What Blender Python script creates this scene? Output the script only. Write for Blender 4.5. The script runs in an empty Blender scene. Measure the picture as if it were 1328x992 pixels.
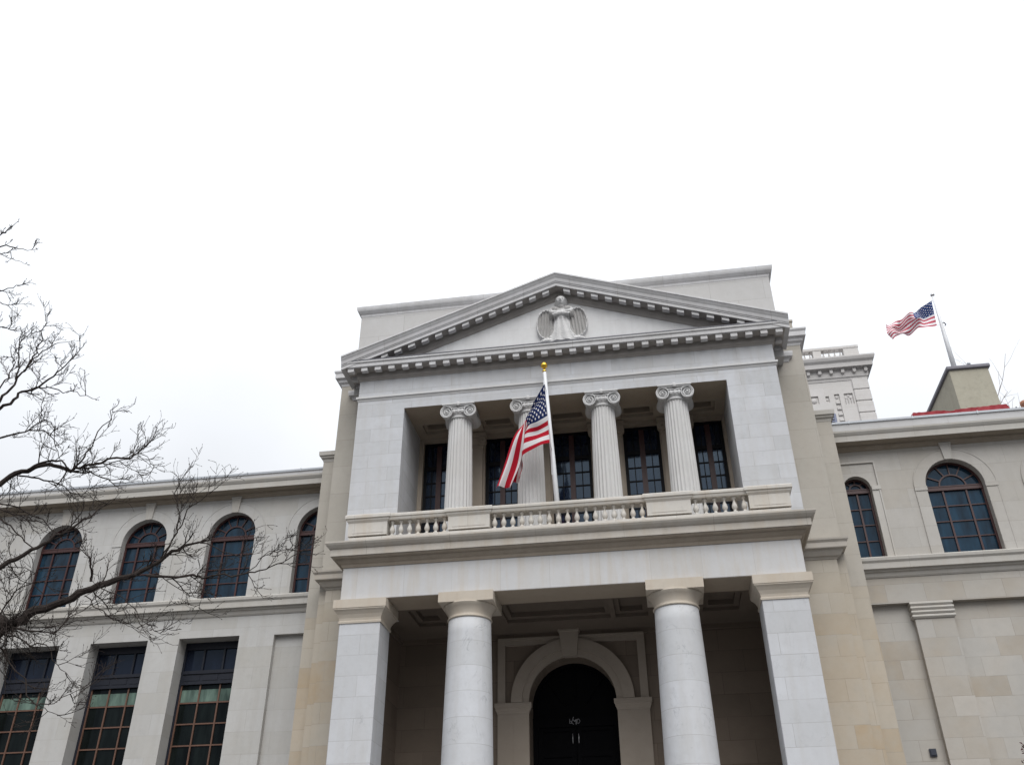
import bpy, bmesh, math, random
from mathutils import Vector, Matrix
random.seed(7)
R = math.radians
scene = bpy.context.scene
COL = scene.collection

# ------------------------------------------------------------------ camera
cam_d = bpy.data.cameras.new('camera'); cam = bpy.data.objects.new('camera', cam_d); COL.objects.link(cam)
YAW, PITCH, ROLL = R(-8.871), R(32.403), R(-0.374)
fw = Vector((math.sin(YAW)*math.cos(PITCH), math.cos(YAW)*math.cos(PITCH), math.sin(PITCH)))
rt = Vector((math.cos(YAW), -math.sin(YAW), 0)); up = rt.cross(fw)
cr, sr = math.cos(ROLL), math.sin(ROLL)
rt, up = rt*cr + up*sr, up*cr - rt*sr
m = Matrix.Identity(4)
for i in range(3):
    m[i][0], m[i][1], m[i][2] = rt[i], up[i], -fw[i]
m.translation = Vector((2.163, -22.559, 1.6))
cam.matrix_world = m
cam_d.sensor_width = 36.0; cam_d.lens = 36.0*1184.86/1328.0
cam_d.clip_start = 0.05; cam_d.clip_end = 3000
scene.camera = cam

# ------------------------------------------------------------------ sky, sun, exposure
SUN_EL, SUN_AZ = R(50), R(163)          # azimuth measured clockwise from +Y: behind the camera, a little right
world = bpy.data.worlds.new('World'); scene.world = world; world.use_nodes = True
nt = world.node_tree; nt.nodes.clear()
sky = nt.nodes.new('ShaderNodeTexSky'); sky.sky_type = 'NISHITA'; sky.sun_disc = False
sky.sun_elevation = SUN_EL; sky.sun_rotation = SUN_AZ
sky.air_density = 1.0; sky.dust_density = 6.0; sky.ozone_density = 1.0
hs = nt.nodes.new('ShaderNodeHueSaturation'); hs.inputs['Saturation'].default_value = 0.10
mx = nt.nodes.new('ShaderNodeMix'); mx.data_type = 'RGBA'; mx.inputs['Factor'].default_value = 0.85
# even cloud cover over the clear-sky gradient: brightest overhead, a third of that at the horizon (a standard overcast sky)
tc = nt.nodes.new('ShaderNodeTexCoord'); sx = nt.nodes.new('ShaderNodeSeparateXYZ'); nt.links.new(tc.outputs['Generated'], sx.inputs[0])
mrg = nt.nodes.new('ShaderNodeMapRange'); nt.links.new(sx.outputs[2], mrg.inputs[0])
mrg.inputs[1].default_value = 0.0; mrg.inputs[2].default_value = 1.0; mrg.inputs[3].default_value = 0.26; mrg.inputs[4].default_value = 1.15
vm = nt.nodes.new('ShaderNodeVectorMath'); vm.operation = 'SCALE'; vm.inputs[0].default_value = (10.4, 10.75, 11.3)
# soft uneven cloud
cn = nt.nodes.new('ShaderNodeTexNoise'); cn.inputs['Scale'].default_value = 1.9; cn.inputs['Detail'].default_value = 5; cn.inputs['Roughness'].default_value = .5
nt.links.new(tc.outputs['Generated'], cn.inputs['Vector'])
cm = nt.nodes.new('ShaderNodeMapRange'); nt.links.new(cn.outputs['Fac'], cm.inputs[0])
cm.inputs[1].default_value = .3; cm.inputs[2].default_value = .7; cm.inputs[3].default_value = .89; cm.inputs[4].default_value = 1.14
cx = nt.nodes.new('ShaderNodeMath'); cx.operation = 'MULTIPLY'; nt.links.new(mrg.outputs[0], cx.inputs[0]); nt.links.new(cm.outputs[0], cx.inputs[1])
nt.links.new(cx.outputs[0], vm.inputs['Scale']); nt.links.new(vm.outputs[0], mx.inputs['B'])
bg = nt.nodes.new('ShaderNodeBackground'); bg.inputs['Strength'].default_value = 0.100
ow = nt.nodes.new('ShaderNodeOutputWorld')
nt.links.new(sky.outputs[0], hs.inputs['Color']); nt.links.new(hs.outputs[0], mx.inputs['A'])
nt.links.new(mx.outputs['Result'], bg.inputs['Color']); nt.links.new(bg.outputs[0], ow.inputs[0])
sd = bpy.data.lights.new('sun', 'SUN'); sd.energy = 1.5; sd.angle = R(48); sd.color = (1.0, 0.985, 0.96)
so = bpy.data.objects.new('sun', sd); COL.objects.link(so)
sdir = Vector((math.sin(SUN_AZ)*math.cos(SUN_EL), math.cos(SUN_AZ)*math.cos(SUN_EL), math.sin(SUN_EL)))
so.rotation_euler = sdir.to_track_quat('Z', 'Y').to_euler()
scene.view_settings.view_transform = 'Standard'; scene.view_settings.look = 'None'
scene.view_settings.gamma = 1.0; scene.view_settings.use_curve_mapping = False
scene.view_settings.exposure = 0.50
scene.render.engine = 'CYCLES'
scene.render.resolution_x, scene.render.resolution_y = 1024, 764

# ------------------------------------------------------------------ materials
def nmat(name):
    mt = bpy.data.materials.new(name); mt.use_nodes = True
    t = mt.node_tree; t.nodes.clear()
    o = t.nodes.new('ShaderNodeOutputMaterial'); b = t.nodes.new('ShaderNodeBsdfPrincipled')
    t.links.new(b.outputs[0], o.inputs[0])
    return mt, t, b, o
def N(t, typ, **kw):
    n = t.nodes.new(typ)
    for k, v in kw.items(): setattr(n, k, v)
    return n
def math_n(t, op, a, b=None, c=None):
    n = N(t, 'ShaderNodeMath', operation=op)
    for i, v in enumerate((a, b, c)):
        if v is None: continue
        if isinstance(v, (int, float)): n.inputs[i].default_value = v
        else: t.links.new(v, n.inputs[i])
    return n.outputs[0]
def mixc(t, fac, a, b, mode='MIX'):
    n = N(t, 'ShaderNodeMix', data_type='RGBA', blend_type=mode)
    for key, v in (('Factor', fac), ('A', a), ('B', b)):
        if isinstance(v, (int, float)): n.inputs[key].default_value = v
        elif isinstance(v, tuple): n.inputs[key].default_value = (*v, 1) if len(v) == 3 else v
        else: t.links.new(v, n.inputs[key])
    return n.outputs['Result']
def noise(t, vec, scale, detail=4, rough=.55):
    n = N(t, 'ShaderNodeTexNoise'); n.inputs['Scale'].default_value = scale
    n.inputs['Detail'].default_value = detail; n.inputs['Roughness'].default_value = rough
    t.links.new(vec, n.inputs['Vector']); return n.outputs['Fac']
def ramp(t, fac, stops):
    n = N(t, 'ShaderNodeValToRGB'); e = n.color_ramp.elements
    while len(e) < len(stops): e.new(.5)
    for el, (p, c) in zip(e, stops):
        el.position = p; el.color = (c, c, c, 1) if isinstance(c, (int, float)) else (*c, 1)
    t.links.new(fac, n.inputs[0]); return n.outputs[0]
def stone(name, base, block=None, vary=.12, joint=.72, off=(0, 0), alt=None, altz=None, altamt=.5, streak=0.0, streakc=(.60, .50, .38),
          rough=.75, dirt=.25, bump=.25, veins=0.0, mort=.007):
    mt, t, b, o = nmat(name); L = t.links.new
    g = N(t, 'ShaderNodeNewGeometry'); sep = N(t, 'ShaderNodeSeparateXYZ'); L(g.outputs['Position'], sep.inputs[0])
    nsep = N(t, 'ShaderNodeSeparateXYZ'); L(g.outputs['True Normal'], nsep.inputs[0])
    ax = math_n(t, 'GREATER_THAN', math_n(t, 'ABSOLUTE', nsep.outputs[0]), .72)
    az = math_n(t, 'GREATER_THAN', math_n(t, 'ABSOLUTE', nsep.outputs[2]), .8)
    X, Y, Z = sep.outputs
    u = math_n(t, 'ADD', math_n(t, 'MULTIPLY', ax, math_n(t, 'SUBTRACT', Y, X)), X)
    v = math_n(t, 'ADD', math_n(t, 'MULTIPLY', az, math_n(t, 'SUBTRACT', Y, Z)), Z)
    pos = g.outputs['Position']
    big = noise(t, pos, .55, 5, .6); fine = noise(t, pos, 9, 6, .65); mid = noise(t, pos, 2.3, 4, .6)
    col = mixc(t, ramp(t, big, [(.3, 0.0), (.7, 1.0)]), (base[0]*.92, base[1]*.905, base[2]*.885), tuple(min(1, c*1.05) for c in base))
    col = mixc(t, math_n(t, 'MULTIPLY', ramp(t, noise(t, pos, 3.7, 7, .7), [(.40, 0.0), (.68, 1.0)]), .55), col, (base[0]*.90, base[1]*.885, base[2]*.865))
    bumph = math_n(t, 'MULTIPLY', fine, .25)
    if block:
        cv = N(t, 'ShaderNodeCombineXYZ'); L(math_n(t, 'ADD', u, off[0]), cv.inputs[0]); L(math_n(t, 'ADD', v, off[1]), cv.inputs[1])
        def brick(c1, c2, mo):
            br = N(t, 'ShaderNodeTexBrick'); L(cv.outputs[0], br.inputs['Vector'])
            br.offset = .5; br.inputs['Scale'].default_value = 1; br.inputs['Brick Width'].default_value = block[0]
            br.inputs['Row Height'].default_value = block[1]; br.inputs['Mortar Size'].default_value = mort
            br.inputs['Mortar Smooth'].default_value = .4; br.inputs['Bias'].default_value = 0
            br.inputs['Color1'].default_value = (*c1, 1); br.inputs['Color2'].default_value = (*c2, 1); br.inputs['Mortar'].default_value = (*mo, 1)
            return br
        if alt:
            br2 = brick((0, 0, 0), (1, 1, 1), (.4, .4, .4))
            f = ramp(t, br2.outputs['Color'], [(.35, 0.0), (.95, 1.0)])
            f = math_n(t, 'MULTIPLY', f, ramp(t, mid, [(.3, .35), (.65, 1.0)]))
            f = math_n(t, 'ADD', f, math_n(t, 'MULTIPLY', ramp(t, big, [(.42, 0.0), (.62, 1.0)]), .5))
            if altz:
                mr = N(t, 'ShaderNodeMapRange'); mr.inputs[1].default_value = altz[0]; mr.inputs[2].default_value = altz[1]
                mr.inputs[3].default_value = 1; mr.inputs[4].default_value = altz[2]
                L(math_n(t, 'ADD', Z, math_n(t, 'MULTIPLY', mid, 1.6)), mr.inputs[0]); f = math_n(t, 'MULTIPLY', f, mr.outputs[0])
            f = math_n(t, 'MINIMUM', math_n(t, 'MULTIPLY', f, altamt), 1.0)
            col = mixc(t, f, col, alt)
        lo = 1-vary
        br = brick((1, 1, 1), (lo, lo, lo*.985), (joint, joint*.97, joint*.93))
        # weathered joints: some stretches nearly vanish
        jf = mixc(t, ramp(t, noise(t, pos, 1.1, 3), [(.35, .45), (.6, 1.0)]), (1, 1, 1), br.outputs['Color'])
        col = mixc(t, 1.0, col, jf, 'MULTIPLY')
        bumph = math_n(t, 'SUBTRACT', bumph, math_n(t, 'MULTIPLY', br.outputs['Fac'], .6))
    if streak:
        mp = N(t, 'ShaderNodeMapping'); mp.inputs['Scale'].default_value = (2.4, 2.4, .22); L(pos, mp.inputs[0])
        s = ramp(t, noise(t, mp.outputs[0], 1.3, 5, .6), [(.47, 0.0), (.72, 1.0)])
        col = mixc(t, math_n(t, 'MULTIPLY', s, streak), col, streakc)
    if veins:
        w = N(t, 'ShaderNodeTexNoise'); w.inputs['Scale'].default_value = 1.6; w.inputs['Detail'].default_value = 7; w.inputs['Roughness'].default_value = .6
        w.inputs['Distortion'].default_value = 1.8
        mp = N(t, 'ShaderNodeMapping'); mp.inputs['Scale'].default_value = (1, 1, .55); mp.inputs['Rotation'].default_value = (0, .6, 0)
        L(pos, mp.inputs[0]); L(mp.outputs[0], w.inputs['Vector'])
        d = math_n(t, 'ABSOLUTE', math_n(t, 'SUBTRACT', w.outputs['Fac'], .5))
        vf = math_n(t, 'MULTIPLY', math_n(t, 'SUBTRACT', 1.0, math_n(t, 'MINIMUM', math_n(t, 'MULTIPLY', d, 60), 1.0)), ramp(t, mid, [(.5, 0.0), (.68, 1.0)]))
        col = mixc(t, math_n(t, 'MULTIPLY', vf, veins), col, tuple(c*.55 for c in base))
    if dirt:
        dd = math_n(t, 'MULTIPLY', ramp(t, noise(t, pos, 4.5, 8, .75), [(.52, 0.0), (.78, 1.0)]), dirt)
        col = mixc(t, dd, col, tuple(c*.62 for c in base))
    L(col, b.inputs['Base Color']); b.inputs['Roughness'].default_value = rough; b.inputs['Specular IOR Level'].default_value = .25
    bp = N(t, 'ShaderNodeBump'); bp.inputs['Strength'].default_value = bump; bp.inputs['Distance'].default_value = .02
    L(bumph, bp.inputs['Height']); L(bp.outputs[0], b.inputs['Normal'])
    return mt
def plain(name, col, rough=.6, metal=0, spec=.4, var=.15, vscale=6, bump=0.0):
    mt, t, b, o = nmat(name)
    g = N(t, 'ShaderNodeNewGeometry'); f = noise(t, g.outputs['Position'], vscale, 5, .6)
    c = mixc(t, f, tuple(x*(1-var) for x in col), tuple(min(1, x*(1+var)) for x in col))
    t.links.new(c, b.inputs['Base Color']); b.inputs['Roughness'].default_value = rough
    b.inputs['Metallic'].default_value = metal; b.inputs['Specular IOR Level'].default_value = spec
    if bump:
        bp = N(t, 'ShaderNodeBump'); bp.inputs['Strength'].default_value = bump; bp.inputs['Distance'].default_value = .02
        t.links.new(f, bp.inputs['Height']); t.links.new(bp.outputs[0], b.inputs['Normal'])
    return mt
MARBLE = (.540, .552, .580)
M = {}
M['marble'] = stone('portico_marble', MARBLE, block=(1.25, .445), vary=.14, joint=.68, off=(.3, .10), dirt=.30, streak=.34, streakc=(.40, .375, .34))
M['marble_pier'] = stone('pier_marble', MARBLE, block=(1.9, .52), vary=.13, joint=.68, off=(.62, .05), dirt=.30, veins=.5, streak=.28, streakc=(.40, .375, .34))
M['marble_column'] = stone('column_marble', MARBLE, block=(40, .62), vary=.10, joint=.70, off=(20, .2), dirt=.28, veins=.9, streak=.28, streakc=(.40, .38, .35))
M['marble_plain'] = stone('carved_marble', (.57, .572, .578), dirt=.22, streak=.10)
M['marble_entab'] = stone('entablature_marble', (.55, .555, .57), block=(1.3, 3.0), alt=(.44, .40, .345), altamt=.45, vary=.10, joint=.80, off=(.4, .2), dirt=.15, streak=.55, streakc=(.46, .395, .31))
M['shaft'] = stone('fluted_marble', (.535, .533, .53), dirt=.10)
M['cornice'] = stone('weathered_cornice', (.47, .44, .40), block=(2.3, 3.0), vary=.12, joint=.62, off=(.7, .3), dirt=.5, streak=.5, streakc=(.40, .33, .25))
M['ped_cornice'] = stone('grey_cornice', (.58, .58, .595), block=(1.5, 9), vary=.08, joint=.66, off=(.3, 2), dirt=.6, streak=.3, streakc=(.34, .32, .30))
M['tan'] = stone('tan_capital_stone', (.50, .45, .385), dirt=.2, streak=.3, streakc=(.42, .325, .23))
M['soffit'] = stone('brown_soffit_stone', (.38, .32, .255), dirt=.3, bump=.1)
M['balustrade'] = stone('balustrade_stone', (.55, .53, .50), block=(1.6, 3.0), vary=.10, joint=.66, off=(.2, .4), dirt=.5, streak=.45, streakc=(.46, .38, .29))
M['tymp'] = stone('tympanum_stone', (.68, .685, .70), block=(1.8, .55), vary=.06, joint=.86, dirt=.22, streak=.2, streakc=(.42, .41, .40))
M['bed'] = stone('brown_bed_stone', (.33, .285, .235), dirt=.45, streak=.3, streakc=(.22, .18, .14))  # darker brown than the cornice stone above it
M['bed_grey'] = stone('grey_bed_stone', (.36, .34, .325), dirt=.45, streak=.3, streakc=(.24, .22, .20))  # darker grey than the pediment cornice it carries
M['beige'] = stone('beige_limestone', (.455, .42, .365), block=(1.15, .56), vary=.13, joint=.74, off=(.1, .22), alt=(.455, .355, .245), altz=(9.0, 11.5, .12), altamt=.75, dirt=.22)
M['beige_up'] = stone('upper_limestone', (.43, .405, .365), block=(1.5, .95), vary=.12, joint=.66, off=(.1, .3), dirt=.30, streak=.35, streakc=(.38, .34, .29))
M['wing'] = stone('wing_limestone', (.445, .432, .412), block=(1.5, .62), vary=.12, joint=.76, off=(.5, .1), alt=(.46, .40, .33), altamt=.25, dirt=.34, streak=.38, streakc=(.35, .325, .29))
M['wing_left'] = stone('pale_wing_limestone', (.475, .474, .470), block=(1.5, .62), vary=.12, joint=.78, off=(.2, .1), alt=(.46, .43, .385), altamt=.3, dirt=.32, streak=.40, streakc=(.37, .35, .32))
M['wing_low'] = stone('patched_limestone', (.425, .412, .39), block=(1.05, .52), vary=.24, joint=.66, off=(.2, .3), alt=(.47, .39, .30), altamt=.45, dirt=.2)
M['wing_trim'] = stone('wing_trim_stone', (.465, .45, .425), block=(2.0, 4.0), vary=.06, joint=.80, off=(.5, 1), dirt=.28, streak=.22, streakc=(.40, .34, .27))
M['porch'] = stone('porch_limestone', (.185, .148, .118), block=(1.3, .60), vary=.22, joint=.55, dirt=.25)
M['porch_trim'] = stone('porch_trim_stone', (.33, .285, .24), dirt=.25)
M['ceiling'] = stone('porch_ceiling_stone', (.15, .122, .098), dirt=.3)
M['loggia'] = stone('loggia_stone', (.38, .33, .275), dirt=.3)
M['far'] = stone('far_tower_stone', (.62, .605, .60), block=(2.2, .8), vary=.06, joint=.84, dirt=.35)
M['far_dark'] = stone('far_tower_cornice', (.57, .555, .55), dirt=.5)
M['bulk'] = stone('stucco_block', (.40, .38, .31), dirt=.7, streak=.55, streakc=(.34, .31, .25), bump=.5)
M['metal_edge'] = plain('zinc_flashing', (.42, .44, .47), .45, .3, .5, .12, 3)
M['lead'] = plain('dark_lead_flashing', (.10, .10, .115), .5, .2, .4, .2, 5)
M['coping'] = plain('slate_coping', (.17, .165, .19), .6, .1, .4, .2, 5)
M['emblem'] = plain('dull_pewter', (.30, .30, .31), .5, .3, .3, .2, 9)
M['frame_red'] = plain('oxblood_window_paint', (.046, .016, .015), .45, 0, .4, .2, 5)
M['frame_dark'] = plain('black_window_paint', (.006, .006, .008), .5, 0, .15, .2, 5)
M['frame_brown'] = plain('rusty_steel_frame', (.12, .062, .042), .55, 0, .4, .3, 7)
M['frame_navy'] = plain('navy_window_panel', (.014, .016, .024), .45, 0, .25, .2, 5)
M['door'] = plain('black_door_paint', (.0022, .0022, .003), .6, 0, .06, .2, 5)
M['steel'] = plain('brushed_steel', (.55, .55, .56), .35, .8, .5, .1, 9)
M['white_metal'] = plain('white_painted_steel', (.70, .71, .73), .4, 0, .5, .05, 4)
M['gold'] = plain('gilded_metal', (.80, .50, .07), .28, .9, .5, .12, 6)
M['parapet'] = stone('parapet_stone', (.49, .49, .50), block=(2.6, 4.0), vary=.05, joint=.78, off=(.1, 1), dirt=.25, streak=.12, streakc=(.36, .35, .34))
M['dark'] = plain('dark_interior', (.02, .019, .018), .9, 0, .1, .3, 2)
M['blind'] = plain('pale_green_blind', (.34, .50, .42), .8, 0, .1, .15, 3)
M['roofing'] = plain('grey_roofing', (.14, .14, .145), .9, 0, .2, .2, 1.5)
M['tarp'] = plain('red_tarpaulin', (.34, .035, .045), .55, 0, .35, .3, 5, .4)
M['bark'] = plain('dark_bark', (.034, .027, .024), .9, 0, .15, .45, 12, .5)
M['far_bark'] = plain('grey_bark', (.20, .17, .16), .9, 0, .1, .3, 6)
M['redleaf'] = plain('dark_red_leaf', (.045, .010, .014), .6, 0, .3, .4, 9)
M['plate'] = plain('dark_metal_plate', (.035, .04, .055), .5, .3, .4, .2, 8)
M['terracotta'] = plain('terracotta', (.45, .23, .15), .8, 0, .2, .2, 6)
M['louvre'] = plain('blue_grey_louvre', (.17, .19, .27), .5, .2, .4, .15, 6)
def ground_mat(name, c, sc):
    return stone(name, c, block=sc, vary=.2, joint=.6, dirt=.4)
M['paving'] = ground_mat('grey_paving', (.09, .088, .085), (.9, .6))
M['asphalt'] = plain('asphalt', (.05, .05, .052), .9, 0, .2, .3, 20, .3)
def glass(name, deep, tint, spec=.5, curtain=.0):
    mt, t, b, o = nmat(name)
    g = N(t, 'ShaderNodeNewGeometry'); mp = N(t, 'ShaderNodeMapping'); mp.inputs['Scale'].default_value = (2.2, 2.2, .5)
    t.links.new(g.outputs['Position'], mp.inputs[0])
    f = noise(t, mp.outputs[0], 1.5, 4, .6)
    t.links.new(mixc(t, ramp(t, f, [(.35, 0.0), (.7, 1.0)]), deep, tint), b.inputs['Base Color'])  # upright streaks in the base colour stand in for reflections and curtains
    b.inputs['Roughness'].default_value = .06; b.inputs['Specular IOR Level'].default_value = spec
    b.inputs['Specular Tint'].default_value = (.62, .80, 1.0, 1)
    bp = N(t, 'ShaderNodeBump'); bp.inputs['Strength'].default_value = .05; bp.inputs['Distance'].default_value = .05
    t.links.new(noise(t, g.outputs['Position'], 1.7, 2), bp.inputs['Height']); t.links.new(bp.outputs[0], b.inputs['Normal'])
    return mt
M['glass_blue'] = glass('blue_window_glass', (.006, .010, .016), (.016, .044, .074), .36)
M['glass_loggia'] = glass('balcony_door_glass', (.004, .006, .014), (.014, .024, .052), .8)
M['glass_navy'] = glass('transom_glass', (.008, .010, .018), (.012, .016, .030), .25)
M['glass_black'] = glass('dark_pane_glass', (.003, .0035, .003), (.010, .013, .012), .12)
M['glass_green'] = glass('green_blind_glass', (.04, .06, .05), (.16, .23, .19), .15)
def flag_mat(name, fade=0.0):
    mt, t, b, o = nmat(name); L = t.links.new
    uv = N(t, 'ShaderNodeUVMap'); s = N(t, 'ShaderNodeSeparateXYZ'); L(uv.outputs[0], s.inputs[0])
    U, V = s.outputs[0], s.outputs[1]
    st = math_n(t, 'LESS_THAN', math_n(t, 'MODULO', math_n(t, 'FLOOR', math_n(t, 'MULTIPLY', V, 13)), 2), .5)
    white, red, blue = (.72, .70, .71), (.44, .014, .03), (.012, .022, .085)
    if fade:
        red = (.55, .10, .14); blue = (.022, .055, .20); white = (.88, .86, .88)
    col = mixc(t, st, white, red)
    can = math_n(t, 'MULTIPLY', math_n(t, 'LESS_THAN', U, .4), math_n(t, 'LESS_THAN', V, 7/13))
    # 50 stars: 11 columns x 9 rows, every second place filled
    cu = math_n(t, 'MULTIPLY', U, 12/.4); cv = math_n(t, 'MULTIPLY', V, 10/(7/13))
    iu = math_n(t, 'ROUND', cu); iv = math_n(t, 'ROUND', cv)
    par = math_n(t, 'LESS_THAN', math_n(t, 'MODULO', math_n(t, 'ADD', iu, iv), 2), .5)
    inside = math_n(t, 'MULTIPLY', math_n(t, 'MULTIPLY', math_n(t, 'GREATER_THAN', iu, .5), math_n(t, 'LESS_THAN', iu, 11.5)),
                    math_n(t, 'MULTIPLY', math_n(t, 'GREATER_THAN', iv, .5), math_n(t, 'LESS_THAN', iv, 9.5)))
    du = math_n(t, 'MULTIPLY', math_n(t, 'SUBTRACT', cu, iu), .4/12*1.75); dv = math_n(t, 'MULTIPLY', math_n(t, 'SUBTRACT', cv, iv), (7/13)/10)
    ang = math_n(t, 'ARCTAN2', du, math_n(t, 'MULTIPLY', dv, -1))
    dist = math_n(t, 'SQRT', math_n(t, 'ADD', math_n(t, 'MULTIPLY', du, du), math_n(t, 'MULTIPLY', dv, dv)))
    rad = math_n(t, 'ADD', .0185, math_n(t, 'MULTIPLY', math_n(t, 'COSINE', math_n(t, 'MULTIPLY', ang, 5)), .0065))
    star = math_n(t, 'MULTIPLY', math_n(t, 'MULTIPLY', par, inside), math_n(t, 'LESS_THAN', dist, rad))
    col = mixc(t, can, col, mixc(t, star, blue, white))
    L(col, b.inputs['Base Color']); b.inputs['Roughness'].default_value = .85; b.inputs['Specular IOR Level'].default_value = .1
    tl = N(t, 'ShaderNodeBsdfTranslucent'); L(col, tl.inputs[0])
    ms = N(t, 'ShaderNodeMixShader'); ms.inputs[0].default_value = .3
    L(b.outputs[0], ms.inputs[1]); L(tl.outputs[0], ms.inputs[2]); L(ms.outputs[0], o.inputs[0])
    return mt
M['flag'] = flag_mat('flag_cloth'); M['flag_far'] = flag_mat('faded_flag_cloth', 1)

# ------------------------------------------------------------------ builders
def tag(o, label=None, cat=None, group=None, kind=None):
    for k, v in (('label', label), ('category', cat), ('group', group), ('kind', kind)):
        if v: o[k] = v
    return o
def wloc(o):
    v = Vector((0, 0, 0))
    while o: v += Vector(o.location); o = o.parent
    return v
def obj(name, bm, mat, parent=None, at=(0, 0, 0), smooth=False, local=False, bev=0.0):
    """one mesh object; bm in world coordinates (or round its own origin when local)"""
    bmesh.ops.remove_doubles(bm, verts=bm.verts, dist=1e-5)
    bmesh.ops.recalc_face_normals(bm, faces=bm.faces)
    me = bpy.data.meshes.new(name)
    at = Vector(at)
    if not local: bmesh.ops.translate(bm, verts=bm.verts, vec=-at)
    bm.to_mesh(me); bm.free()
    for mt in (mat if isinstance(mat, (list, tuple)) else [mat]): me.materials.append(mt)
    o = bpy.data.objects.new(name, me); COL.objects.link(o)
    if parent: o.parent = parent; o.location = at - wloc(parent)
    else: o.location = at
    if smooth:
        for p in me.polygons: p.use_smooth = True
    if bev:
        md = o.modifiers.new('edge', 'BEVEL'); md.width = bev; md.segments = 1; md.limit_method = 'ANGLE'; md.angle_limit = R(40)
    return o
def empty(name, loc, label, cat, group=None):
    o = bpy.data.objects.new(name, None); COL.objects.link(o); o.location = loc; o.empty_display_size = .3
    return tag(o, label, cat, group)
def dup(o, parent, at):
    c = o.copy(); COL.objects.link(c); c.parent = parent; c.location = Vector(at) - wloc(parent)
    for ch in list(o.children):
        k = ch.copy(); COL.objects.link(k); k.parent = c
    return c
def nb(): return bmesh.new()
def box(bm, x0, x1, y0, y1, z0, z1):
    vs = [bm.verts.new((x, y, z)) for z in (z0, z1) for y in (y0, y1) for x in (x0, x1)]
    for f in ((0, 1, 3, 2), (4, 6, 7, 5), (0, 4, 5, 1), (2, 3, 7, 6), (0, 2, 6, 4), (1, 5, 7, 3)): bm.faces.new([vs[i] for i in f])
def loft(bm, rings, cap=True, closed=True):
    rs = [[bm.verts.new(p) for p in r] for r in rings]
    n = len(rs[0])
    for a, b in zip(rs, rs[1:]):
        for i in range(n if closed else n-1):
            j = (i+1) % n; bm.faces.new((a[i], a[j], b[j], b[i]))
    if cap and closed:
        bm.faces.new(rs[0][::-1]); bm.faces.new(rs[-1])
    return rs
def lathe(bm, prof, cx=0, cy=0, n=24, z0=0):
    loft(bm, [[(cx+r*math.cos(2*math.pi*i/n), cy+r*math.sin(2*math.pi*i/n), z0+z) for i in range(n)] for r, z in prof])
def sweep(bm, path, prof, closed=False):
    """moulding: profile [(outward, z)] carried along a plan path, outward to the right of travel, mitred"""
    P = [Vector(p) for p in path]; n = len(P); rings = []
    for i in range(n):
        d1 = (P[i]-P[i-1]).normalized() if (i > 0 or closed) else None
        d2 = (P[(i+1) % n]-P[i]).normalized() if (i < n-1 or closed) else None
        d1 = d1 or d2; d2 = d2 or d1
        n1 = Vector((d1.y, -d1.x)); n2 = Vector((d2.y, -d2.x)); mi = (n1+n2)/(1+n1.dot(n2))
        rings.append([(P[i].x+mi.x*o, P[i].y+mi.y*o, z) for o, z in prof])
    if closed: rings.append(rings[0])
    loft(bm, rings, cap=not closed)
def U(hw, y, yb): return [(-hw, yb), (-hw, y), (hw, y), (hw, yb)]
def tube(bm, pts, sides=6):
    """pts [(x,y,z,r)]"""
    P = [Vector(p[:3]) for p in pts]; rings = []
    for i, p in enumerate(P):
        d = (P[min(i+1, len(P)-1)]-P[max(i-1, 0)])
        if d.length < 1e-6: d = Vector((0, 0, 1))
        d.normalize(); a = d.cross(Vector((.31, .93, .17))).normalized(); b = d.cross(a); r = pts[i][3]
        rings.append([p+(a*math.cos(2*math.pi*k/sides)+b*math.sin(2*math.pi*k/sides))*r for k in range(sides)])
    loft(bm, rings)
def ball(bm, c, r, sx=1, sy=1, sz=1, seg=12):
    g = bmesh.ops.create_uvsphere(bm, u_segments=seg, v_segments=max(6, seg//2+2), radius=r)
    bmesh.ops.scale(bm, verts=g['verts'], vec=(sx, sy, sz)); bmesh.ops.translate(bm, verts=g['verts'], vec=c)
def panel(bm, u0, u1, v0, v1, holes, depth, P, back=False):
    """flat sheet with rectangular holes and their reveals; holes [(u0,u1,v0,v1)] apart in u; P(u,v,d) places a point d deep"""
    def q(*pts): bm.faces.new([bm.verts.new(P(*p)) for p in pts])
    cur = u0
    for a, b, c, d in sorted(holes):
        if a > cur+1e-6: q((cur, v0, 0), (a, v0, 0), (a, v1, 0), (cur, v1, 0))
        if c > v0+1e-6: q((a, v0, 0), (b, v0, 0), (b, c, 0), (a, c, 0))
        if d < v1-1e-6: q((a, d, 0), (b, d, 0), (b, v1, 0), (a, v1, 0))
        for e, f in (((a, c), (b, c)), ((b, c), (b, d)), ((b, d), (a, d)), ((a, d), (a, c))):
            q((*e, 0), (*f, 0), (*f, depth), (*e, depth))
        if back: q((a, c, depth), (b, c, depth), (b, d, depth), (a, d, depth))
        cur = b
    if cur < u1-1e-6: q((cur, v0, 0), (u1, v0, 0), (u1, v1, 0), (cur, v1, 0))
def arch_pts(xc, hw, zs, n=24): return [(xc-hw*math.cos(math.pi*i/n), zs+hw*math.sin(math.pi*i/n)) for i in range(n+1)]
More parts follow.
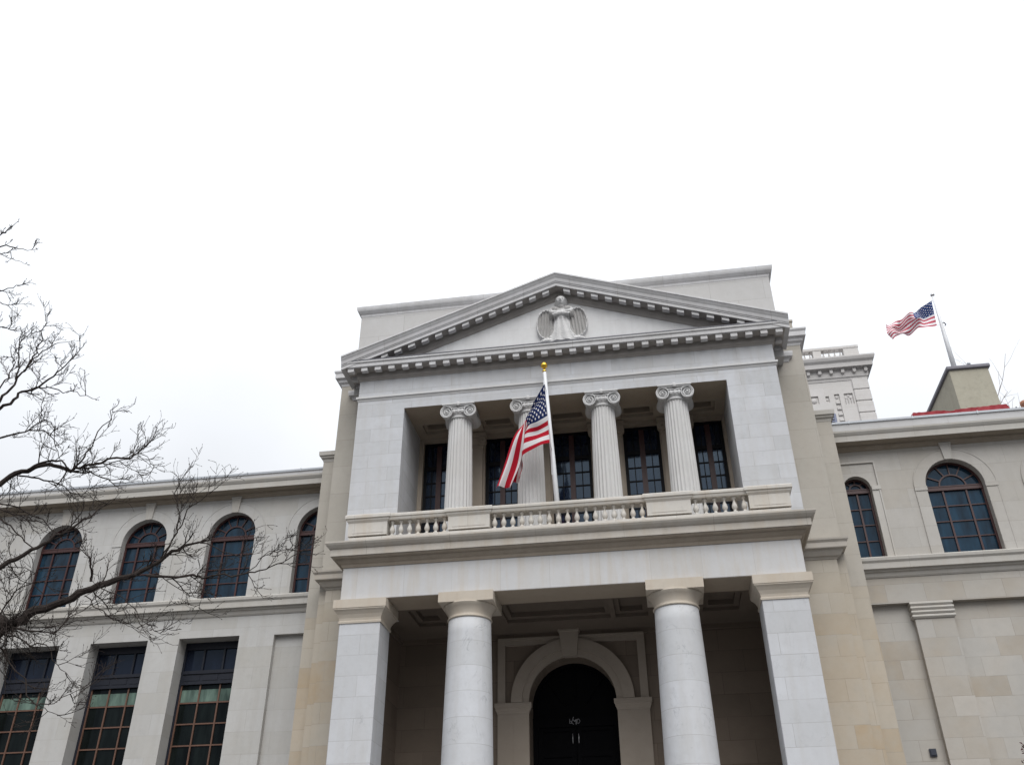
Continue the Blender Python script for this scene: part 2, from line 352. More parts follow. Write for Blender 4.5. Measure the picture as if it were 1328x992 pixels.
def arch_bay(bm, x0, x1, z0, z1, xc, hw, zs, y, depth, zsill=None):
    """wall between x0 and x1 with one round-headed opening"""
    zsill = z0 if zsill is None else zsill
    def q(*p): bm.faces.new([bm.verts.new(v) for v in p])
    q((x0, y, z0), (xc-hw, y, z0), (xc-hw, y, zs), (x0, y, zs)); q((xc+hw, y, z0), (x1, y, z0), (x1, y, zs), (xc+hw, y, zs))
    q((x0, y, zs), (xc-hw, y, zs), (xc-hw, y, z1), (x0, y, z1)); q((xc+hw, y, zs), (x1, y, zs), (x1, y, z1), (xc+hw, y, z1))
    A = arch_pts(xc, hw, zs)
    for a, b in zip(A, A[1:]): q((a[0], y, a[1]), (b[0], y, b[1]), (b[0], y, z1), (a[0], y, z1))
    loop = [(xc-hw, zsill)]+A+[(xc+hw, zsill)]
    for a, b in zip(loop, loop[1:]): q((a[0], y, a[1]), (a[0], y+depth, a[1]), (b[0], y+depth, b[1]), (b[0], y, b[1]))
    q((xc-hw, y, zsill), (xc+hw, y, zsill), (xc+hw, y+depth, zsill), (xc-hw, y+depth, zsill))
def arc_bar(bm, xc, zc, r0, r1, y0, y1, a0=0, a1=180, n=24):
    """curved bar of rectangular section in the x-z plane"""
    rings = []
    for i in range(n+1):
        a = R(a0+(a1-a0)*i/n); c, s = math.cos(a), math.sin(a)
        rings.append([(xc+r0*c, y0, zc+r0*s), (xc+r1*c, y0, zc+r1*s), (xc+r1*c, y1, zc+r1*s), (xc+r0*c, y1, zc+r0*s)])
    loft(bm, rings)
def slant_bar(bm, p, q, w, y0, y1):
    d = Vector((q[0]-p[0], q[1]-p[1])).normalized(); n = Vector((-d.y, d.x))*w/2
    rings = [[(e[0]+n.x, y0, e[1]+n.y), (e[0]-n.x, y0, e[1]-n.y), (e[0]-n.x, y1, e[1]-n.y), (e[0]+n.x, y1, e[1]+n.y)] for e in (p, q)]
    loft(bm, rings)

# ------------------------------------------------------------------ ground
bm = nb(); box(bm, -400, 400, -400, 400, -.3, 0); tag(obj('ground', bm, M['asphalt']), kind='structure')
bm = nb(); box(bm, -60, 60, -16, 14, 0.004, .14); tag(obj('pavement', bm, M['paving']), kind='structure')

# ------------------------------------------------------------------ the building
B = empty('stone_building', (0, 0, 0), 'pale neoclassical stone building with pediment, columned portico, balcony and long side wings', 'building')
def part(name, bm, mat, parent=B, **k): return obj(name, bm, mat, parent, **k)

# --- podium and steps below the frame
FLOOR = 2.4
bm = nb(); box(bm, -7.3, 7.3, -.6, 4.5, .141, FLOOR); part('podium', bm, M['marble_pier'])
bm = nb()
for i in range(13): box(bm, -5.2, 5.2, -.6-.34*(13-i), -.598-.34*(12-i), .141, .141+(i+1)*(FLOOR-.141)/14)
part('entrance_steps', bm, M['marble_pier'])

# --- lower portico: two square piers, two round columns
def pier(x0, x1):
    bm = nb(); box(bm, x0, x1, 0, .92, FLOOR, 9.16)
    o = part('pier', bm, M['marble_pier'], at=((x0+x1)/2, .46, FLOOR), bev=.012)
    bm = nb()
    path = [(x0, .92), (x0, 0), (x1, 0), (x1, .92)]
    sweep(bm, path, [(-.08, 9.10), (.025, 9.10), (.03, 9.15), (.008, 9.17), (.02, 9.24), (.06, 9.33), (.11, 9.40), (.15, 9.44), (.15, 9.47), (.165, 9.475), (.165, 9.70), (-.08, 9.70)], closed=True)
    box(bm, x0-.01, x1+.01, -.01, .93, 9.12, 9.74)
    obj('capital', bm, M['tan'], o)
pier(-5.97, -4.87); pier(4.83, 5.95)
def column(xc, label=None):
    bm = nb(); prof = []
    for i in range(17):
        f = i/16; r = .665-(.665-.555)*(f**1.5); prof.append((r, FLOOR+.35+(9.14-FLOOR-.35)*f))
    lathe(bm, prof, xc, .47, 56)
    o = part('column', bm, M['marble_column'], at=(xc, .47, FLOOR), smooth=True)
    bm = nb(); lathe(bm, [(.80, FLOOR), (.80, FLOOR+.12), (.85, FLOOR+.18), (.80, FLOOR+.25), (.70, FLOOR+.28), (.69, FLOOR+.352)], xc, .47, 48); obj('base', bm, M['marble_plain'], o, smooth=True)
    bm = nb()
    lathe(bm, [(.50, 9.10), (.575, 9.10), (.59, 9.125), (.575, 9.15), (.558, 9.155), (.56, 9.21), (.585, 9.30), (.635, 9.39), (.70, 9.445), (.70, 9.47), (.4, 9.471)], xc, .47, 56)
    for f in bm.faces: f.smooth = True
    box(bm, xc-.72, xc+.72, .47-.64, .47+.72, 9.472, 9.735)
    c = obj('capital', bm, M['tan'], o)
    for p in c.data.polygons: p.use_smooth = len(p.vertices) == 4 and p.area < .02
column(-2.585); column(2.75)

# --- entablature and balcony
bm = nb()
box(bm, -6.01, 6.01, 0, 1.05, 9.74, 10.66); box(bm, -6.01, -4.95, 1.05, 2.02, 9.74, 10.66); box(bm, 4.95, 6.01, 1.05, 2.02, 9.74, 10.66)
EN = part('entablature', bm, M['marble_entab'], bev=.01)
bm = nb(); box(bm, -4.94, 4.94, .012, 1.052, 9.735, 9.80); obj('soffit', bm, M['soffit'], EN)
bm = nb()
sweep(bm, U(6.01, 0, 2.05), [(-.2, 10.80), (.20, 10.875), (.30, 10.872), (.30, 11.06), (.33, 11.075), (.35, 11.09), (.41, 11.15), (.44, 11.20), (.44, 11.24), (.30, 11.26), (-.2, 11.28)])
BC = part('balcony_cornice', bm, M['cornice'])
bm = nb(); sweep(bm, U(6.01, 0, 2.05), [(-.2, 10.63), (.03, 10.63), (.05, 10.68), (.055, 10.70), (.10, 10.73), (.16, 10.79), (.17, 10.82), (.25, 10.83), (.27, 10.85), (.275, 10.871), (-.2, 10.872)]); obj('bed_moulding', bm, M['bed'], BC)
bm = nb(); box(bm, -5.85, 5.85, .15, 3.3, 10.70, 11.31); part('balcony_floor', bm, M['cornice'])

# --- balustrade
bal_bm = nb()
peds = [(-5.98, -4.87), (-3.15, -2.0), (2.24, 3.40), (4.90, 5.95)]
sweep(bal_bm, [(-5.93, .98), (-5.93, .02), (5.91, .02), (5.91, .98)], [(0, 11.25), (.04, 11.25), (.04, 11.38), (.015, 11.42), (.015, 11.50), (-.32, 11.50), (-.36, 11.25)])
sweep(bal_bm, [(-5.93, .98), (-5.93, .02), (5.91, .02), (5.91, .98)], [(-.01, 11.955), (.025, 11.96), (.04, 12.0), (.045, 12.04), (.07, 12.05), (.07, 12.11), (.06, 12.14), (-.06, 12.165), (-.33, 12.165), (-.33, 11.955)])
for a, b in peds:
    box(bal_bm, a, b, -.005, .42, 11.55, 11.95)
    sweep(bal_bm, [(a, .42), (a, 0), (b, 0), (b, .42)], [(-.1, 11.93), (.01, 11.93), (.05, 11.985), (.055, 12.035), (.09, 12.045), (.09, 12.125), (.07, 12.155), (-.1, 12.19)], closed=True)
    box(bal_bm, a+.12, b-.12, -.012, .1, 11.62, 11.86)
BAL = part('balustrade', bal_bm, M['balustrade'], at=(0, .2, 11.25))
bprof = [(r*1.02, z*1.245) for r, z in [(.07, 0), (.07, .03), (.042, .04), (.034, .06), (.046, .08), (.068, .115), (.074, .145), (.062, .19), (.038, .24), (.026, .28), (.026, .295), (.042, .305), (.042, .32), (.06, .328), (.062, .365)]]
bm = nb(); lathe(bm, bprof, 0, 0, 14)
proto = None
for a, b, n in ((-4.87, -3.15, 7), (-2.0, 2.24, 17), (3.40, 4.90, 6)):
    for i in range(n):
        x = a+(b-a)*(i+.5)/n
        if proto is None: proto = obj('baluster', bm, M['balustrade'], BAL, at=(x, .115, 11.50), smooth=True, local=True)
        else: dup(proto, BAL, (x, .115, 11.50))

# --- porch inside: back wall, side walls, coffered ceiling
YP = 3.85; DX, DH, DS = -.29, 1.235, 7.80       # door arch: centre, half width, spring height
bm = nb()
arch_bay(bm, -5.36, 5.36, FLOOR, 10.0, DX, DH, DS, YP, .85)
for s in (-1, 1):
    q = [(s*5.36, 2.0, FLOOR), (s*5.36, YP, FLOOR), (s*5.36, YP, 10.0), (s*5.36, 2.0, 10.0)]; bm.faces.new([bm.verts.new(v) for v in q])
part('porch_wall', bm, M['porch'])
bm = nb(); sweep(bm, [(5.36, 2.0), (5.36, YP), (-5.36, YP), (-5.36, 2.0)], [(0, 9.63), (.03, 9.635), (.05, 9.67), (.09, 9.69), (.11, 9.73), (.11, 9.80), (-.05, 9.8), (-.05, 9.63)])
part('porch_wall_moulding', bm, M['porch'])
bm = nb(); Pc = lambda u, v, d: (u, v, 9.76+d)
holes = [(-4.5, -3.7, 1.25, 2.65), (-1.95, .98, 1.2, 2.75), (1.12, 2.02, 1.2, 2.75), (3.52, 4.5, 1.25, 2.65)]
panel(bm, -5.36, 5.36, 1.05, YP, holes, .10, Pc)
for a, b, c, d in holes: panel(bm, a, b, c, d, [(a+.14, b-.14, c+.2, d-.2)], .14, lambda u, v, e: (u, v, 9.86+e), back=True)
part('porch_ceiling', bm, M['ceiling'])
bm = nb()
arc_bar(bm, DX, DS, DH-.001, 1.70, YP-.10, YP+.02, n=40); arc_bar(bm, DX, DS, DH+.19, 1.74, YP-.15, YP-.09, n=40)
ZT, XA, XB = 9.62, -2.42, 1.84
for a, b, z0, z1 in ((XA, XB, ZT-.20, ZT), (XA, XA+.22, DS, ZT-.2), (XB-.22, XB, DS, ZT-.2)): box(bm, a, b, YP-.08, YP+.02, z0, z1)
box(bm, XA+.02, XB-.02, YP-.12, YP-.07, ZT-.05, ZT+.01)
for a, b in ((XA, DX-DH-.005), (DX+DH+.005, XB)):
    box(bm, a, b, YP-.07, YP+.02, FLOOR, 7.52)
    box(bm, (a+b)/2-.006, (a+b)/2+.006, YP-.074, YP-.06, FLOOR, 7.52)
    sweep(bm, [(a, YP), (a, YP-.07), (b, YP-.07), (b, YP)], [(-.03, 7.50), (.01, 7.50), (.02, 7.55), (.05, 7.60), (.06, 7.66), (.08, 7.68), (.08, 7.79), (-.03, 7.80)])
DSUR = part('door_surround', bm, M['porch_trim'])
bm = nb(); loft(bm, [[(DX-.02-w, YP-.26*k-.0, z), (DX-.02+w, YP-.26*k, z), (DX-.02+w, YP+.05, z), (DX-.02-w, YP+.05, z)] for w, z, k in ((.21, 9.02, .8), (.28, 9.70, 1.0), (.31, 9.71, 1.1), (.31, 9.79, 1.1))])
obj('keystone', bm, M['porch_trim'], DSUR)
bm = nb()
YD = 4.55
box(bm, DX-DH, DX+DH, YD, YD+.15, 7.26, 7.52)          # lintel
for i, (a, b) in enumerate(((DX-DH, DX-DH+.14), (DX+DH-.14, DX+DH))): box(bm, a, b, YD, YD+.15, FLOOR, 7.26)
A = arch_pts(DX, DH, DS)
bm.faces.new([bm.verts.new((x, YD+.10, z)) for x, z in [(DX-DH, 7.4)]+A+[(DX+DH, 7.4)]])
arc_bar(bm, DX, DS, DH-.10, DH, YD, YD+.12); 
for a in (45, 90, 135): slant_bar(bm, (DX+.4*math.cos(R(a)), DS-.2+.4*math.sin(R(a))), (DX+1.15*math.cos(R(a)), DS+1.15*math.sin(R(a))), .06, YD+.04, YD+.09)
DOOR = part('double_door', bm, M['door'], at=(DX, YD, FLOOR))
for s in (-1, 1):
    bm = nb(); a, b = sorted((DX+s*.008, DX+s*(DH-.145)))
    zs = (FLOOR+.05, FLOOR+1.6, FLOOR+3.1, 6.55, 7.24)
    box(bm, a, b, YD+.07, YD+.12, FLOOR+.02, 7.24)
    for z in zs: box(bm, a, b, YD+.03, YD+.071, max(z-.09, FLOOR+.02), min(z+.09, 7.245))
    box(bm, a, a+.14, YD+.032, YD+.069, FLOOR+.02, 7.24); box(bm, b-.14, b, YD+.032, YD+.069, FLOOR+.02, 7.24)
    lf = obj('door_leaf', bm, M['door'], DOOR)
    xh = DX-.015+s*.085
    bm = nb(); tube(bm, [(xh, YD+.03, 6.80, .010), (xh, YD-.03, 6.82, .012), (xh, YD-.04, 6.94, .012), (xh, YD-.03, 7.06, .012), (xh, YD+.03, 7.08, .010)], 8)
    obj('door_handle', bm, M['steel'], DOOR, smooth=True)
# small white lettering on the lintel
bm = nb(); yl = YD-.012; e0 = DX-.02
def stroke(pts, r=.0085): tube(bm, [(e0+x, yl, 7.395+z, r) for x, z in pts], 6)
stroke([(-.155, .075), (-.15, -.045), (-.11, -.05), (-.10, 0), (-.135, .02)]); stroke([(-.09, .03), (-.10, -.02), (-.06, -.06), (-.05, -.08)])
stroke([(-.07, .02), (-.055, .10), (-.035, .125)]); stroke([(-.045, .05), (-.01, .0), (.03, .055)], .014); stroke([(.035, .065), (.028, -.08)], .014)
stroke([(.065, .06), (.06, -.055), (.10, -.055), (.14, .0), (.12, .06), (.065, .062)])
obj('lettering', bm, M['emblem'], DOOR)

# --- loggia storey
YU = .98
bm = nb(); box(bm, -6.41, -4.90, YU, 3.4, 11.26, 17.27); box(bm, 4.92, 6.41, YU, 3.4, 11.26, 17.27); box(bm, -4.90, 4.92, YU, 2.0, 16.14, 17.268)
LW = part('loggia_wall', bm, M['marble'])
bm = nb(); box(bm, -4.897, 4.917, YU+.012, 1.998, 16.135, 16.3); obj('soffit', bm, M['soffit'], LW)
bm = nb(); sweep(bm, U(6.41, YU, 2.2), [(-.1, 16.50), (.012, 16.50), (.03, 16.56), (.065, 16.58), (.065, 16.65), (.0, 16.67), (-.1, 16.67)]); part('architrave_moulding', bm, M['marble_plain'])
bm = nb()
holes = [(-4.62, -3.72, 2.15, 2.75), (-2.72, -1.72, 2.15, 2.75), (-.55, .6, 2.15, 2.75), (1.7, 2.72, 2.15, 2.75), (3.72, 4.62, 2.15, 2.75)]
panel(bm, -4.9, 4.92, 2.0, 3.3, holes, .12, lambda u, v, d: (u, v, 16.145+d))
for a, b, c, d in holes: panel(bm, a, b, c, d, [(a+.10, b-.10, c+.08, d-.08)], .40, lambda u, v, e: (u, v, 16.265+e), back=True)
part('loggia_ceiling', bm, M['loggia'])
YL = 3.03
wins = [(-4.76, -3.76), (-2.72, -1.62), (-.57, .68), (1.71, 2.86), (3.88, 4.82)]
bm = nb(); panel(bm, -4.9, 4.92, 11.3, 16.145, [(a, b, 11.32, 16.02) for a, b in wins], .34, lambda u, v, d: (u, YL+d, v))
part('loggia_back_wall', bm, M['loggia'])
for a, b in ((-3.76, -2.72), (-1.62, -.57), (.68, 1.71), (2.86, 3.88)):
    bm = nb(); box(bm, a+.06, b-.06, YL-.10, YL+.01, 11.3, 15.72)
    o = part('pilaster', bm, M['loggia'])
    bm = nb(); sweep(bm, [(a+.06, YL), (a+.06, YL-.10), (b-.06, YL-.10), (b-.06, YL)], [(-.03, 15.60), (.02, 15.60), (.03, 15.66), (.01, 15.70), (.05, 15.80), (.10, 15.88), (.10, 15.95), (.13, 15.97), (.13, 16.10), (-.03, 16.14)])
    for x in (a+.08, b-.08):
        g = nb()
        arc_bar(bm, x, 15.80, .05, .14, YL-.24, YL-.02, 0, 360, 14); ball(bm, (x, YL-.2, 15.8), .05)
    obj('capital', bm, M['loggia'], o)
def loggia_window(a, b):
    bm = nb(); y0, y1 = YL+.16, YL+.26; mid = (a+b)/2
    box(bm, a, b, y0, y1, 15.92, 16.02); box(bm, a, a+.10, y0, y1, 11.32, 15.92); box(bm, b-.10, b, y0, y1, 11.32, 15.92)
    box(bm, a+.1, b-.1, y0+.01, y1, 15.05, 15.18)
    for k in range(1, 6): box(bm, a+.1, b-.1, y0+.03, y1-.03, 14.60-.46*(k-1)-.02, 14.60-.46*(k-1)+.02) if 14.60-.46*(k-1) > 11.9 else None
    box(bm, a+.1, b-.1, y0+.012, y1, 11.32, 11.9)
    q = (b-a-.2-.16)/4
    for x in (a+.1+q, b-.1-q): box(bm, x-.014, x+.014, y0+.032, y1-.032, 11.9, 15.92)
    o = part('balcony_door', bm, M['frame_dark'], at=(mid, y0, 11.32))
    bm = nb(); box(bm, mid-.08, mid+.08, y0-.02, y1-.01, 11.325, 15.91); obj('mullion', bm, M['frame_red'], o)
    bm = nb(); box(bm, a+.05, b-.05, y1-.045, y1-.025, 11.5, 15.95); obj('pane', bm, M['glass_loggia'], o)
for a, b in wins: loggia_window(a, b)

# ionic columns
def ionic():
    n = 96; rings = []
    zs = [0, .06, .10] + [.10+(4.16-.10)*i/12 for i in range(1, 13)]
    for z in zs:
        f = z/4.16; r = .425-.075*f**1.4; ring = []
        for i in range(n):
            a = 2*math.pi*i/n; ph = (i % 4)
            k = 1.0 if ph == 0 else (.955 if ph in (1, 3) else .93)
            if z < .08: k = 1.05
            ring.append((r*k*math.cos(a), r*k*math.sin(a), z))
        rings.append(ring)
    bm = nb(); loft(bm, rings)
    o = part('ionic_column', bm, M['shaft'], at=(-3.19, 1.40, 11.55), local=True)
    bm = nb(); lathe(bm, [(.56, -.24), (.56, -.14), (.58, -.10), (.55, -.05), (.47, -.03), (.47, .01)], 0, 0, 32); obj('base', bm, M['marble_plain'], o, at=wloc(o), local=True, smooth=True)
    bm = nb()
    lathe(bm, [(.30, 4.12), (.365, 4.12), (.385, 4.15), (.365, 4.18), (.355, 4.21), (.39, 4.26), (.43, 4.33), (.40, 4.40), (.2, 4.41)], 0, 0, 32)
    VX, VZ = .365, 4.325
    for s in (-1, 1):
        # volute roll: cylinder front to back, waisted in the middle, with a raised spiral round each sunk face
        rings = []
        for y, r in ((-.34, .02), (-.34, .165), (-.43, .172), (-.43, .195), (-.30, .185), (-.1, .145), (0, .135), (.1, .145), (.30, .185), (.43, .195), (.43, .172), (.34, .165), (.34, .02)):
            rings.append([(s*VX+r*math.cos(2*math.pi*i/24), y, VZ+r*1.06*math.sin(2*math.pi*i/24)) for i in range(24)])
        loft(bm, rings)
        for yy in (-.385, .385):
            pts = []
            for i in range(44):
                a = R(90)-s*i/43*R(360*1.9); rr = .165*(1-.80*i/43)
                pts.append((s*VX+rr*math.cos(a), yy, VZ+rr*1.06*math.sin(a), .027-.010*i/43))
            tube(bm, pts, 6); ball(bm, (s*VX, yy-.02 if yy < 0 else yy+.02, VZ), .045, seg=8)
    box(bm, -.36, .36, -.34, .34, 4.40, 4.505)
    for yy in (-.40, .40):
        for k in range(-1, 2): ball(bm, (k*.125, yy, 4.33), .058, .85, .8, 1.3, 8)
        tube(bm, [(-.36, yy, 4.50, .026), (-.2, yy, 4.45, .026), (0, yy, 4.43, .026), (.2, yy, 4.45, .026), (.36, yy, 4.50, .026)], 6)
    box(bm, -.47, .47, -.44, .44, 4.50, 4.54); box(bm, -.50, .50, -.47, .47, 4.542, 4.588)
    ball(bm, (0, -.47, 4.55), .06, 1, .6, 1.3, 8)
    obj('capital', bm, M['marble_plain'], o, at=wloc(o), local=True)
    return o
ic = ionic()
for x in (-1.02, 1.20, 3.38): dup(ic, B, (x, 1.40, 11.55))

# --- pediment
SL = .36; ZA = 19.98; XE = 6.93
bm = nb(); zt = lambda x: ZA-SL*abs(x)-.02
bm.faces.new([bm.verts.new(p) for p in ((-6.3, YU, 17.6), (6.3, YU, 17.6), (6.3, YU, zt(6.3)+.1), (0, YU, zt(0)+.2), (-6.3, YU, zt(6.3)+.1))])
PED = part('pediment', bm, M['tymp'])
bm = nb()
sweep(bm, U(6.41, YU, 2.3), [(-.1, 17.53), (.40, 17.531), (.40, 17.545), (.425, 17.55), (.43, 17.67), (.445, 17.675), (.445, 17.69), (.465, 17.695), (.465, 17.76), (-.1, 17.80)])
obj('cornice', bm, M['ped_cornice'], PED)
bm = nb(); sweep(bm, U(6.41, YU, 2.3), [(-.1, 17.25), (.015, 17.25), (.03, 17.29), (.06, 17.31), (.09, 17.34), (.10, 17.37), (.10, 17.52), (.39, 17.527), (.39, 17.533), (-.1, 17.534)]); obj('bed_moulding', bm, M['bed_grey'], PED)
bm = nb(); sweep(bm, [(-6.6, YU), (6.6, YU)], [(-.05, 17.77), (.475, 17.755), (.475, 17.785), (-.05, 17.86)]); obj('lead_flashing', bm, M['lead'], PED)
nM = 31; mod = None
for i in range(nM):
    x = -6.62+13.24*i/(nM-1)
    if mod is None:
        bm = nb(); box(bm, -.10, .10, -.385, -.22, -.055, .0675); mod = obj('modillion', bm, M['ped_cornice'], PED, at=(x, YU, 17.4675), local=True)
    else: dup(mod, PED, (x, YU, 17.4675))
for s in (-1, 1):
    for k in range(2): dup(mod, PED, (s*6.645, YU+.48+k*.45, 17.4675))
rk = [(.415, 0), (.44, .0), (.445, .11), (.465, .115), (.465, .13), (.45, .135), (.45, .155), (.475, .165), (.485, .20), (.50, .27), (.545, .345), (.56, .375), (.545, .385), (.545, .395), (.575, .40), (.575, .455), (.56, .47), (-.75, .49), (-.75, .0), (.2, -.004)]
rb = [(-.3, -.02), (-.3, -.30), (.0, -.30), (.03, -.28), (.06, -.17), (.10, -.14), (.11, -.08), (.11, -.015), (.40, -.008), (.40, -.003), (-.3, -.003)]
bm = nb(); rings = []
for x in (-XE, 0, XE): rings.append([(x*(1+.0*o), YU-o, ZA-SL*abs(x)+h) for o, h in rk])
loft(bm, rings); obj('raking_cornice', bm, M['ped_cornice'], PED)
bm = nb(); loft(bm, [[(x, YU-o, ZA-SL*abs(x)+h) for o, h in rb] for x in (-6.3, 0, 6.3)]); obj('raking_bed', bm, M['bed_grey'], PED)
for s in (-1, 1):
    rm = None
    for i in range(14):
        x = s*(.34+.435*i)
        if abs(x) > 5.85: continue
        z = ZA-SL*abs(x)
        if rm is None:
            bm = nb(); loft(bm, [[(-.105, -o, s*SL*.105+h), (.105, -o, -s*SL*.105+h), (.105, -o, -s*SL*.105+h-.115), (-.105, -o, s*SL*.105+h-.115)] for o, h in ((.385, -.004), (.22, -.004))])
            rm = obj('modillion', bm, M['ped_cornice'], PED, at=(x, YU, z), local=True)
        else: dup(rm, PED, (x, YU, z))
# carved winged figure on the tympanum: one continuous relief skin
def relief():
    bm = nb(); nx, nz = 130, 140; W, H = .86, .92; cx, cz = .12, 18.88
    rnd = random.Random(3)
    def h(x, z):
        v = 0.0
        def ell(a, b, rx, rz, hh, p=.5):
            d = 1-((x-a)/rx)**2-((z-b)/rz)**2
            return hh*d**p if d > 0 else 0
        for s in (-1, 1):
            w = ell(s*.50, -.18, .33, .60, .15, .28)                         # folded wing with rim and feather ribs
            if w > 0:
                rr = math.sqrt(((x-s*.50)/.33)**2+((z+.18)/.60)**2)
                w = .07+.022*math.sin((s*x-.5)*62+z*6)+.05*max(0, z+.1)+(.06 if rr > .86 else 0)
                w *= min(1, (1-rr)*14)
            v = max(v, w)
            v = max(v, ell(s*.20, .34, .20, .15, .25), ell(s*.30, .22, .12, .22, .24))   # shoulders, upper arms
            d = abs((z-.13)-(-s*x*.18)); a = .055-d
            if a > 0 and abs(x) < .30: v = max(v, .27+a*.6)                    # crossed forearms
            v = max(v, ell(s*.46, -.80, .28, .10, .17))                         # spread robe hem
        v = max(v, ell(0, .68, .205, .215, .31), ell(0, .60, .13, .17, .36), ell(0, .42, .11, .14, .26))
        r = math.hypot(x/.205, (z-.68)/.215)
        if .60 < r < 1.0 and z > .58: v += .025*math.sin(math.atan2(z-.68, x)*17)                # curls
        for ex in (-.055, .055): v -= ell(ex, .655, .032, .022, .05)
        v += ell(0, .62, .022, .06, .05); v -= ell(0, .545, .05, .014, .03)
        v = max(v, ell(0, .18, .27, .34, .25))
        if -.88 < z < .1:                                                    # robe widening downwards, with folds
            hw = .20+.32*((.1-z)/.98)**1.3
            if abs(x) < hw:
                e = 1-(x/hw)**2
                v = max(v, .20*e**.35+.022*math.sin(x/hw*10+z*1.5)*e**.4)
        return v
    grid = {}
    for i in range(nx+1):
        for j in range(nz+1):
            x = -W+2*W*i/nx; z = -H+2*H*j/nz; grid[i, j] = (x, z, h(x, z))
    vs = {}
    def V(i, j):
        if (i, j) not in vs:
            x, z, d = grid[i, j]; d = max(d, 0); j2 = (rnd.random()-.5)*.02 if d > .02 else 0
            vs[i, j] = bm.verts.new((cx+x, YU-(d+j2) + (.01 if d <= 0 else -.005), cz+z))
        return vs[i, j]
    for i in range(nx):
        for j in range(nz):
            c = [(i, j), (i+1, j), (i+1, j+1), (i, j+1)]
            if any(grid[k][2] > 0 for k in c): bm.faces.new([V(*k) for k in c])
    return bm
o = obj('relief_sculpture', relief(), [stone('carved_relief', (.66, .66, .665), dirt=.4, bump=.5), stone('dark_carved_relief', (.40, .395, .39), dirt=.7, bump=.7)], PED, smooth=True)
for pl in o.data.polygons:      # darker grey material on the wings, chest and hair
    dx, dz = pl.center.x-.12, pl.center.z-18.88
    rr = math.hypot((abs(dx)-.50)/.33, (dz+.18)/.60)
    if (rr < .84 and abs(dx) > .25 and dz > -.72) or (.30 < dz < .46 and abs(dx) < .3) or (dz > .76): pl.material_index = 1; o['label'] = 'carved stone winged figure with crossed arms'
bm = nb(); box(bm, -.55, .80, YU-.14, YU+.01, 17.80, 17.965); obj('relief_base', bm, M['ped_cornice'], PED)

# --- attic block behind the pediment
bm = nb(); box(bm, -6.82, 6.82, 1.62, 10, 17.2, 20.45); AT = part('attic_wall', bm, stone('attic_stone', (.50, .495, .495), block=(1.7, .78), vary=.07, joint=.62, off=(.2, .05), dirt=.16))
bm = nb(); sweep(bm, U(6.82, 1.62, 10), [(-.3, 20.30), (.01, 20.31), (.02, 20.40), (.06, 20.43), (.12, 20.50), (.14, 20.56), (.15, 20.66), (.10, 20.69), (-.3, 20.70)]); obj('attic_cornice', bm, M['ped_cornice'], AT)
bm = nb(); box(bm, -6.7, 6.7, 1.8, 9.9, 20.4, 20.68); obj('attic_roof', bm, M['roofing'], AT)

# --- stepped side blocks flanking the portico
for s in (-1, 1):
    lo = lambda a, b: (min(s*a, s*b), max(s*a, s*b))
    bm = nb(); x0, x1 = lo(5.40, 7.20); box(bm, x0, x1, 2.0, 4.2, .14, 10.82); o = part('lower_pilaster_block', bm, M['beige'])
    bm = nb(); path = [(-7.20, 4), (-7.20, 2.0), (-5.9, 2.0)] if s < 0 else [(5.9, 2.0), (7.20, 2.0), (7.20, 4)]
    sweep(bm, path, [(-.1, 10.78), (.02, 10.79), (.05, 10.84), (.10, 10.86), (.17, 10.95), (.19, 11.0), (.27, 11.02), (.28, 11.04), (.29, 11.17), (.34, 11.23), (.35, 11.28), (-.1, 11.36)])
    obj('block_cornice', bm, M['cornice'], o)
    bm = nb(); x0, x1 = lo(5.42, 7.45); box(bm, x0, x1, 2.15, 9.5, .14, 17.95); o = part('inner_step_block', bm, [M['beige'], M['beige_up']])
    bm = nb(); x0, x1 = lo(5.44, 7.452); box(bm, x0, x1, 2.147, 9.52, 10.8, 17.96); obj('upper_facing', bm, M['beige_up'], o)
    bm = nb(); path = [(-7.45, 9), (-7.45, 2.15), (-6.2, 2.15)] if s < 0 else [(6.2, 2.15), (7.45, 2.15), (7.45, 9)]
    sweep(bm, path, [(-.1, 17.88), (.015, 17.90), (.03, 17.97), (.10, 18.02), (.12, 18.12), (.20, 18.14), (.20, 18.30), (.24, 18.36), (.24, 18.41), (-.1, 18.45)])
    obj('block_cornice', bm, M['ped_cornice'], o)
    bm = nb(); path = [(-7.452, 2.5), (-7.452, 2.147), (-6.3, 2.147)] if s < 0 else [(6.3, 2.147), (7.452, 2.147), (7.452, 2.5)]
    x0, x1 = lo(6.45, 7.0)
    sweep(bm, [(x0, 2.3), (x0, 2.147), (x1, 2.147), (x1, 2.3)], [(-.05, 17.30), (.02, 17.31), (.06, 17.40), (.14, 17.45), (.16, 17.55), (.16, 17.62), (-.05, 17.64)])
    obj('moulding_stub', bm, M['ped_cornice'], o)
    bm = nb(); x0, x1 = lo(6.83, 7.40) if s > 0 else lo(6.83, 7.05); box(bm, x0, x1, 2.4, 6, 18.3, 18.98); box(bm, x0-.03, x1+.03, 2.37, 6, 18.98, 19.05); obj('block_top', bm, M['beige_up'], o)
    bm = nb(); x0, x1 = lo(7.30, 7.97); box(bm, x0, x1, 2.6, 9.4, .14, 15.40); o = part('outer_step_block', bm, [M['beige']])
    bm = nb(); x0, x1 = lo(7.29, 7.972); box(bm, x0, x1, 2.597, 9.41, 10.2, 15.41); obj('upper_facing', bm, M['beige_up'], o)
    bm = nb(); path = [(-7.97, 9), (-7.97, 2.6), (-7.2, 2.6)] if s < 0 else [(7.2, 2.6), (7.97, 2.6), (7.97, 9)]
    sweep(bm, path, [(-.1, 15.34), (.01, 15.35), (.03, 15.43), (.08, 15.47), (.09, 15.53), (.13, 15.54), (.14, 15.68), (-.1, 15.72)])
    obj('block_cornice', bm, M['wing_trim'], o)

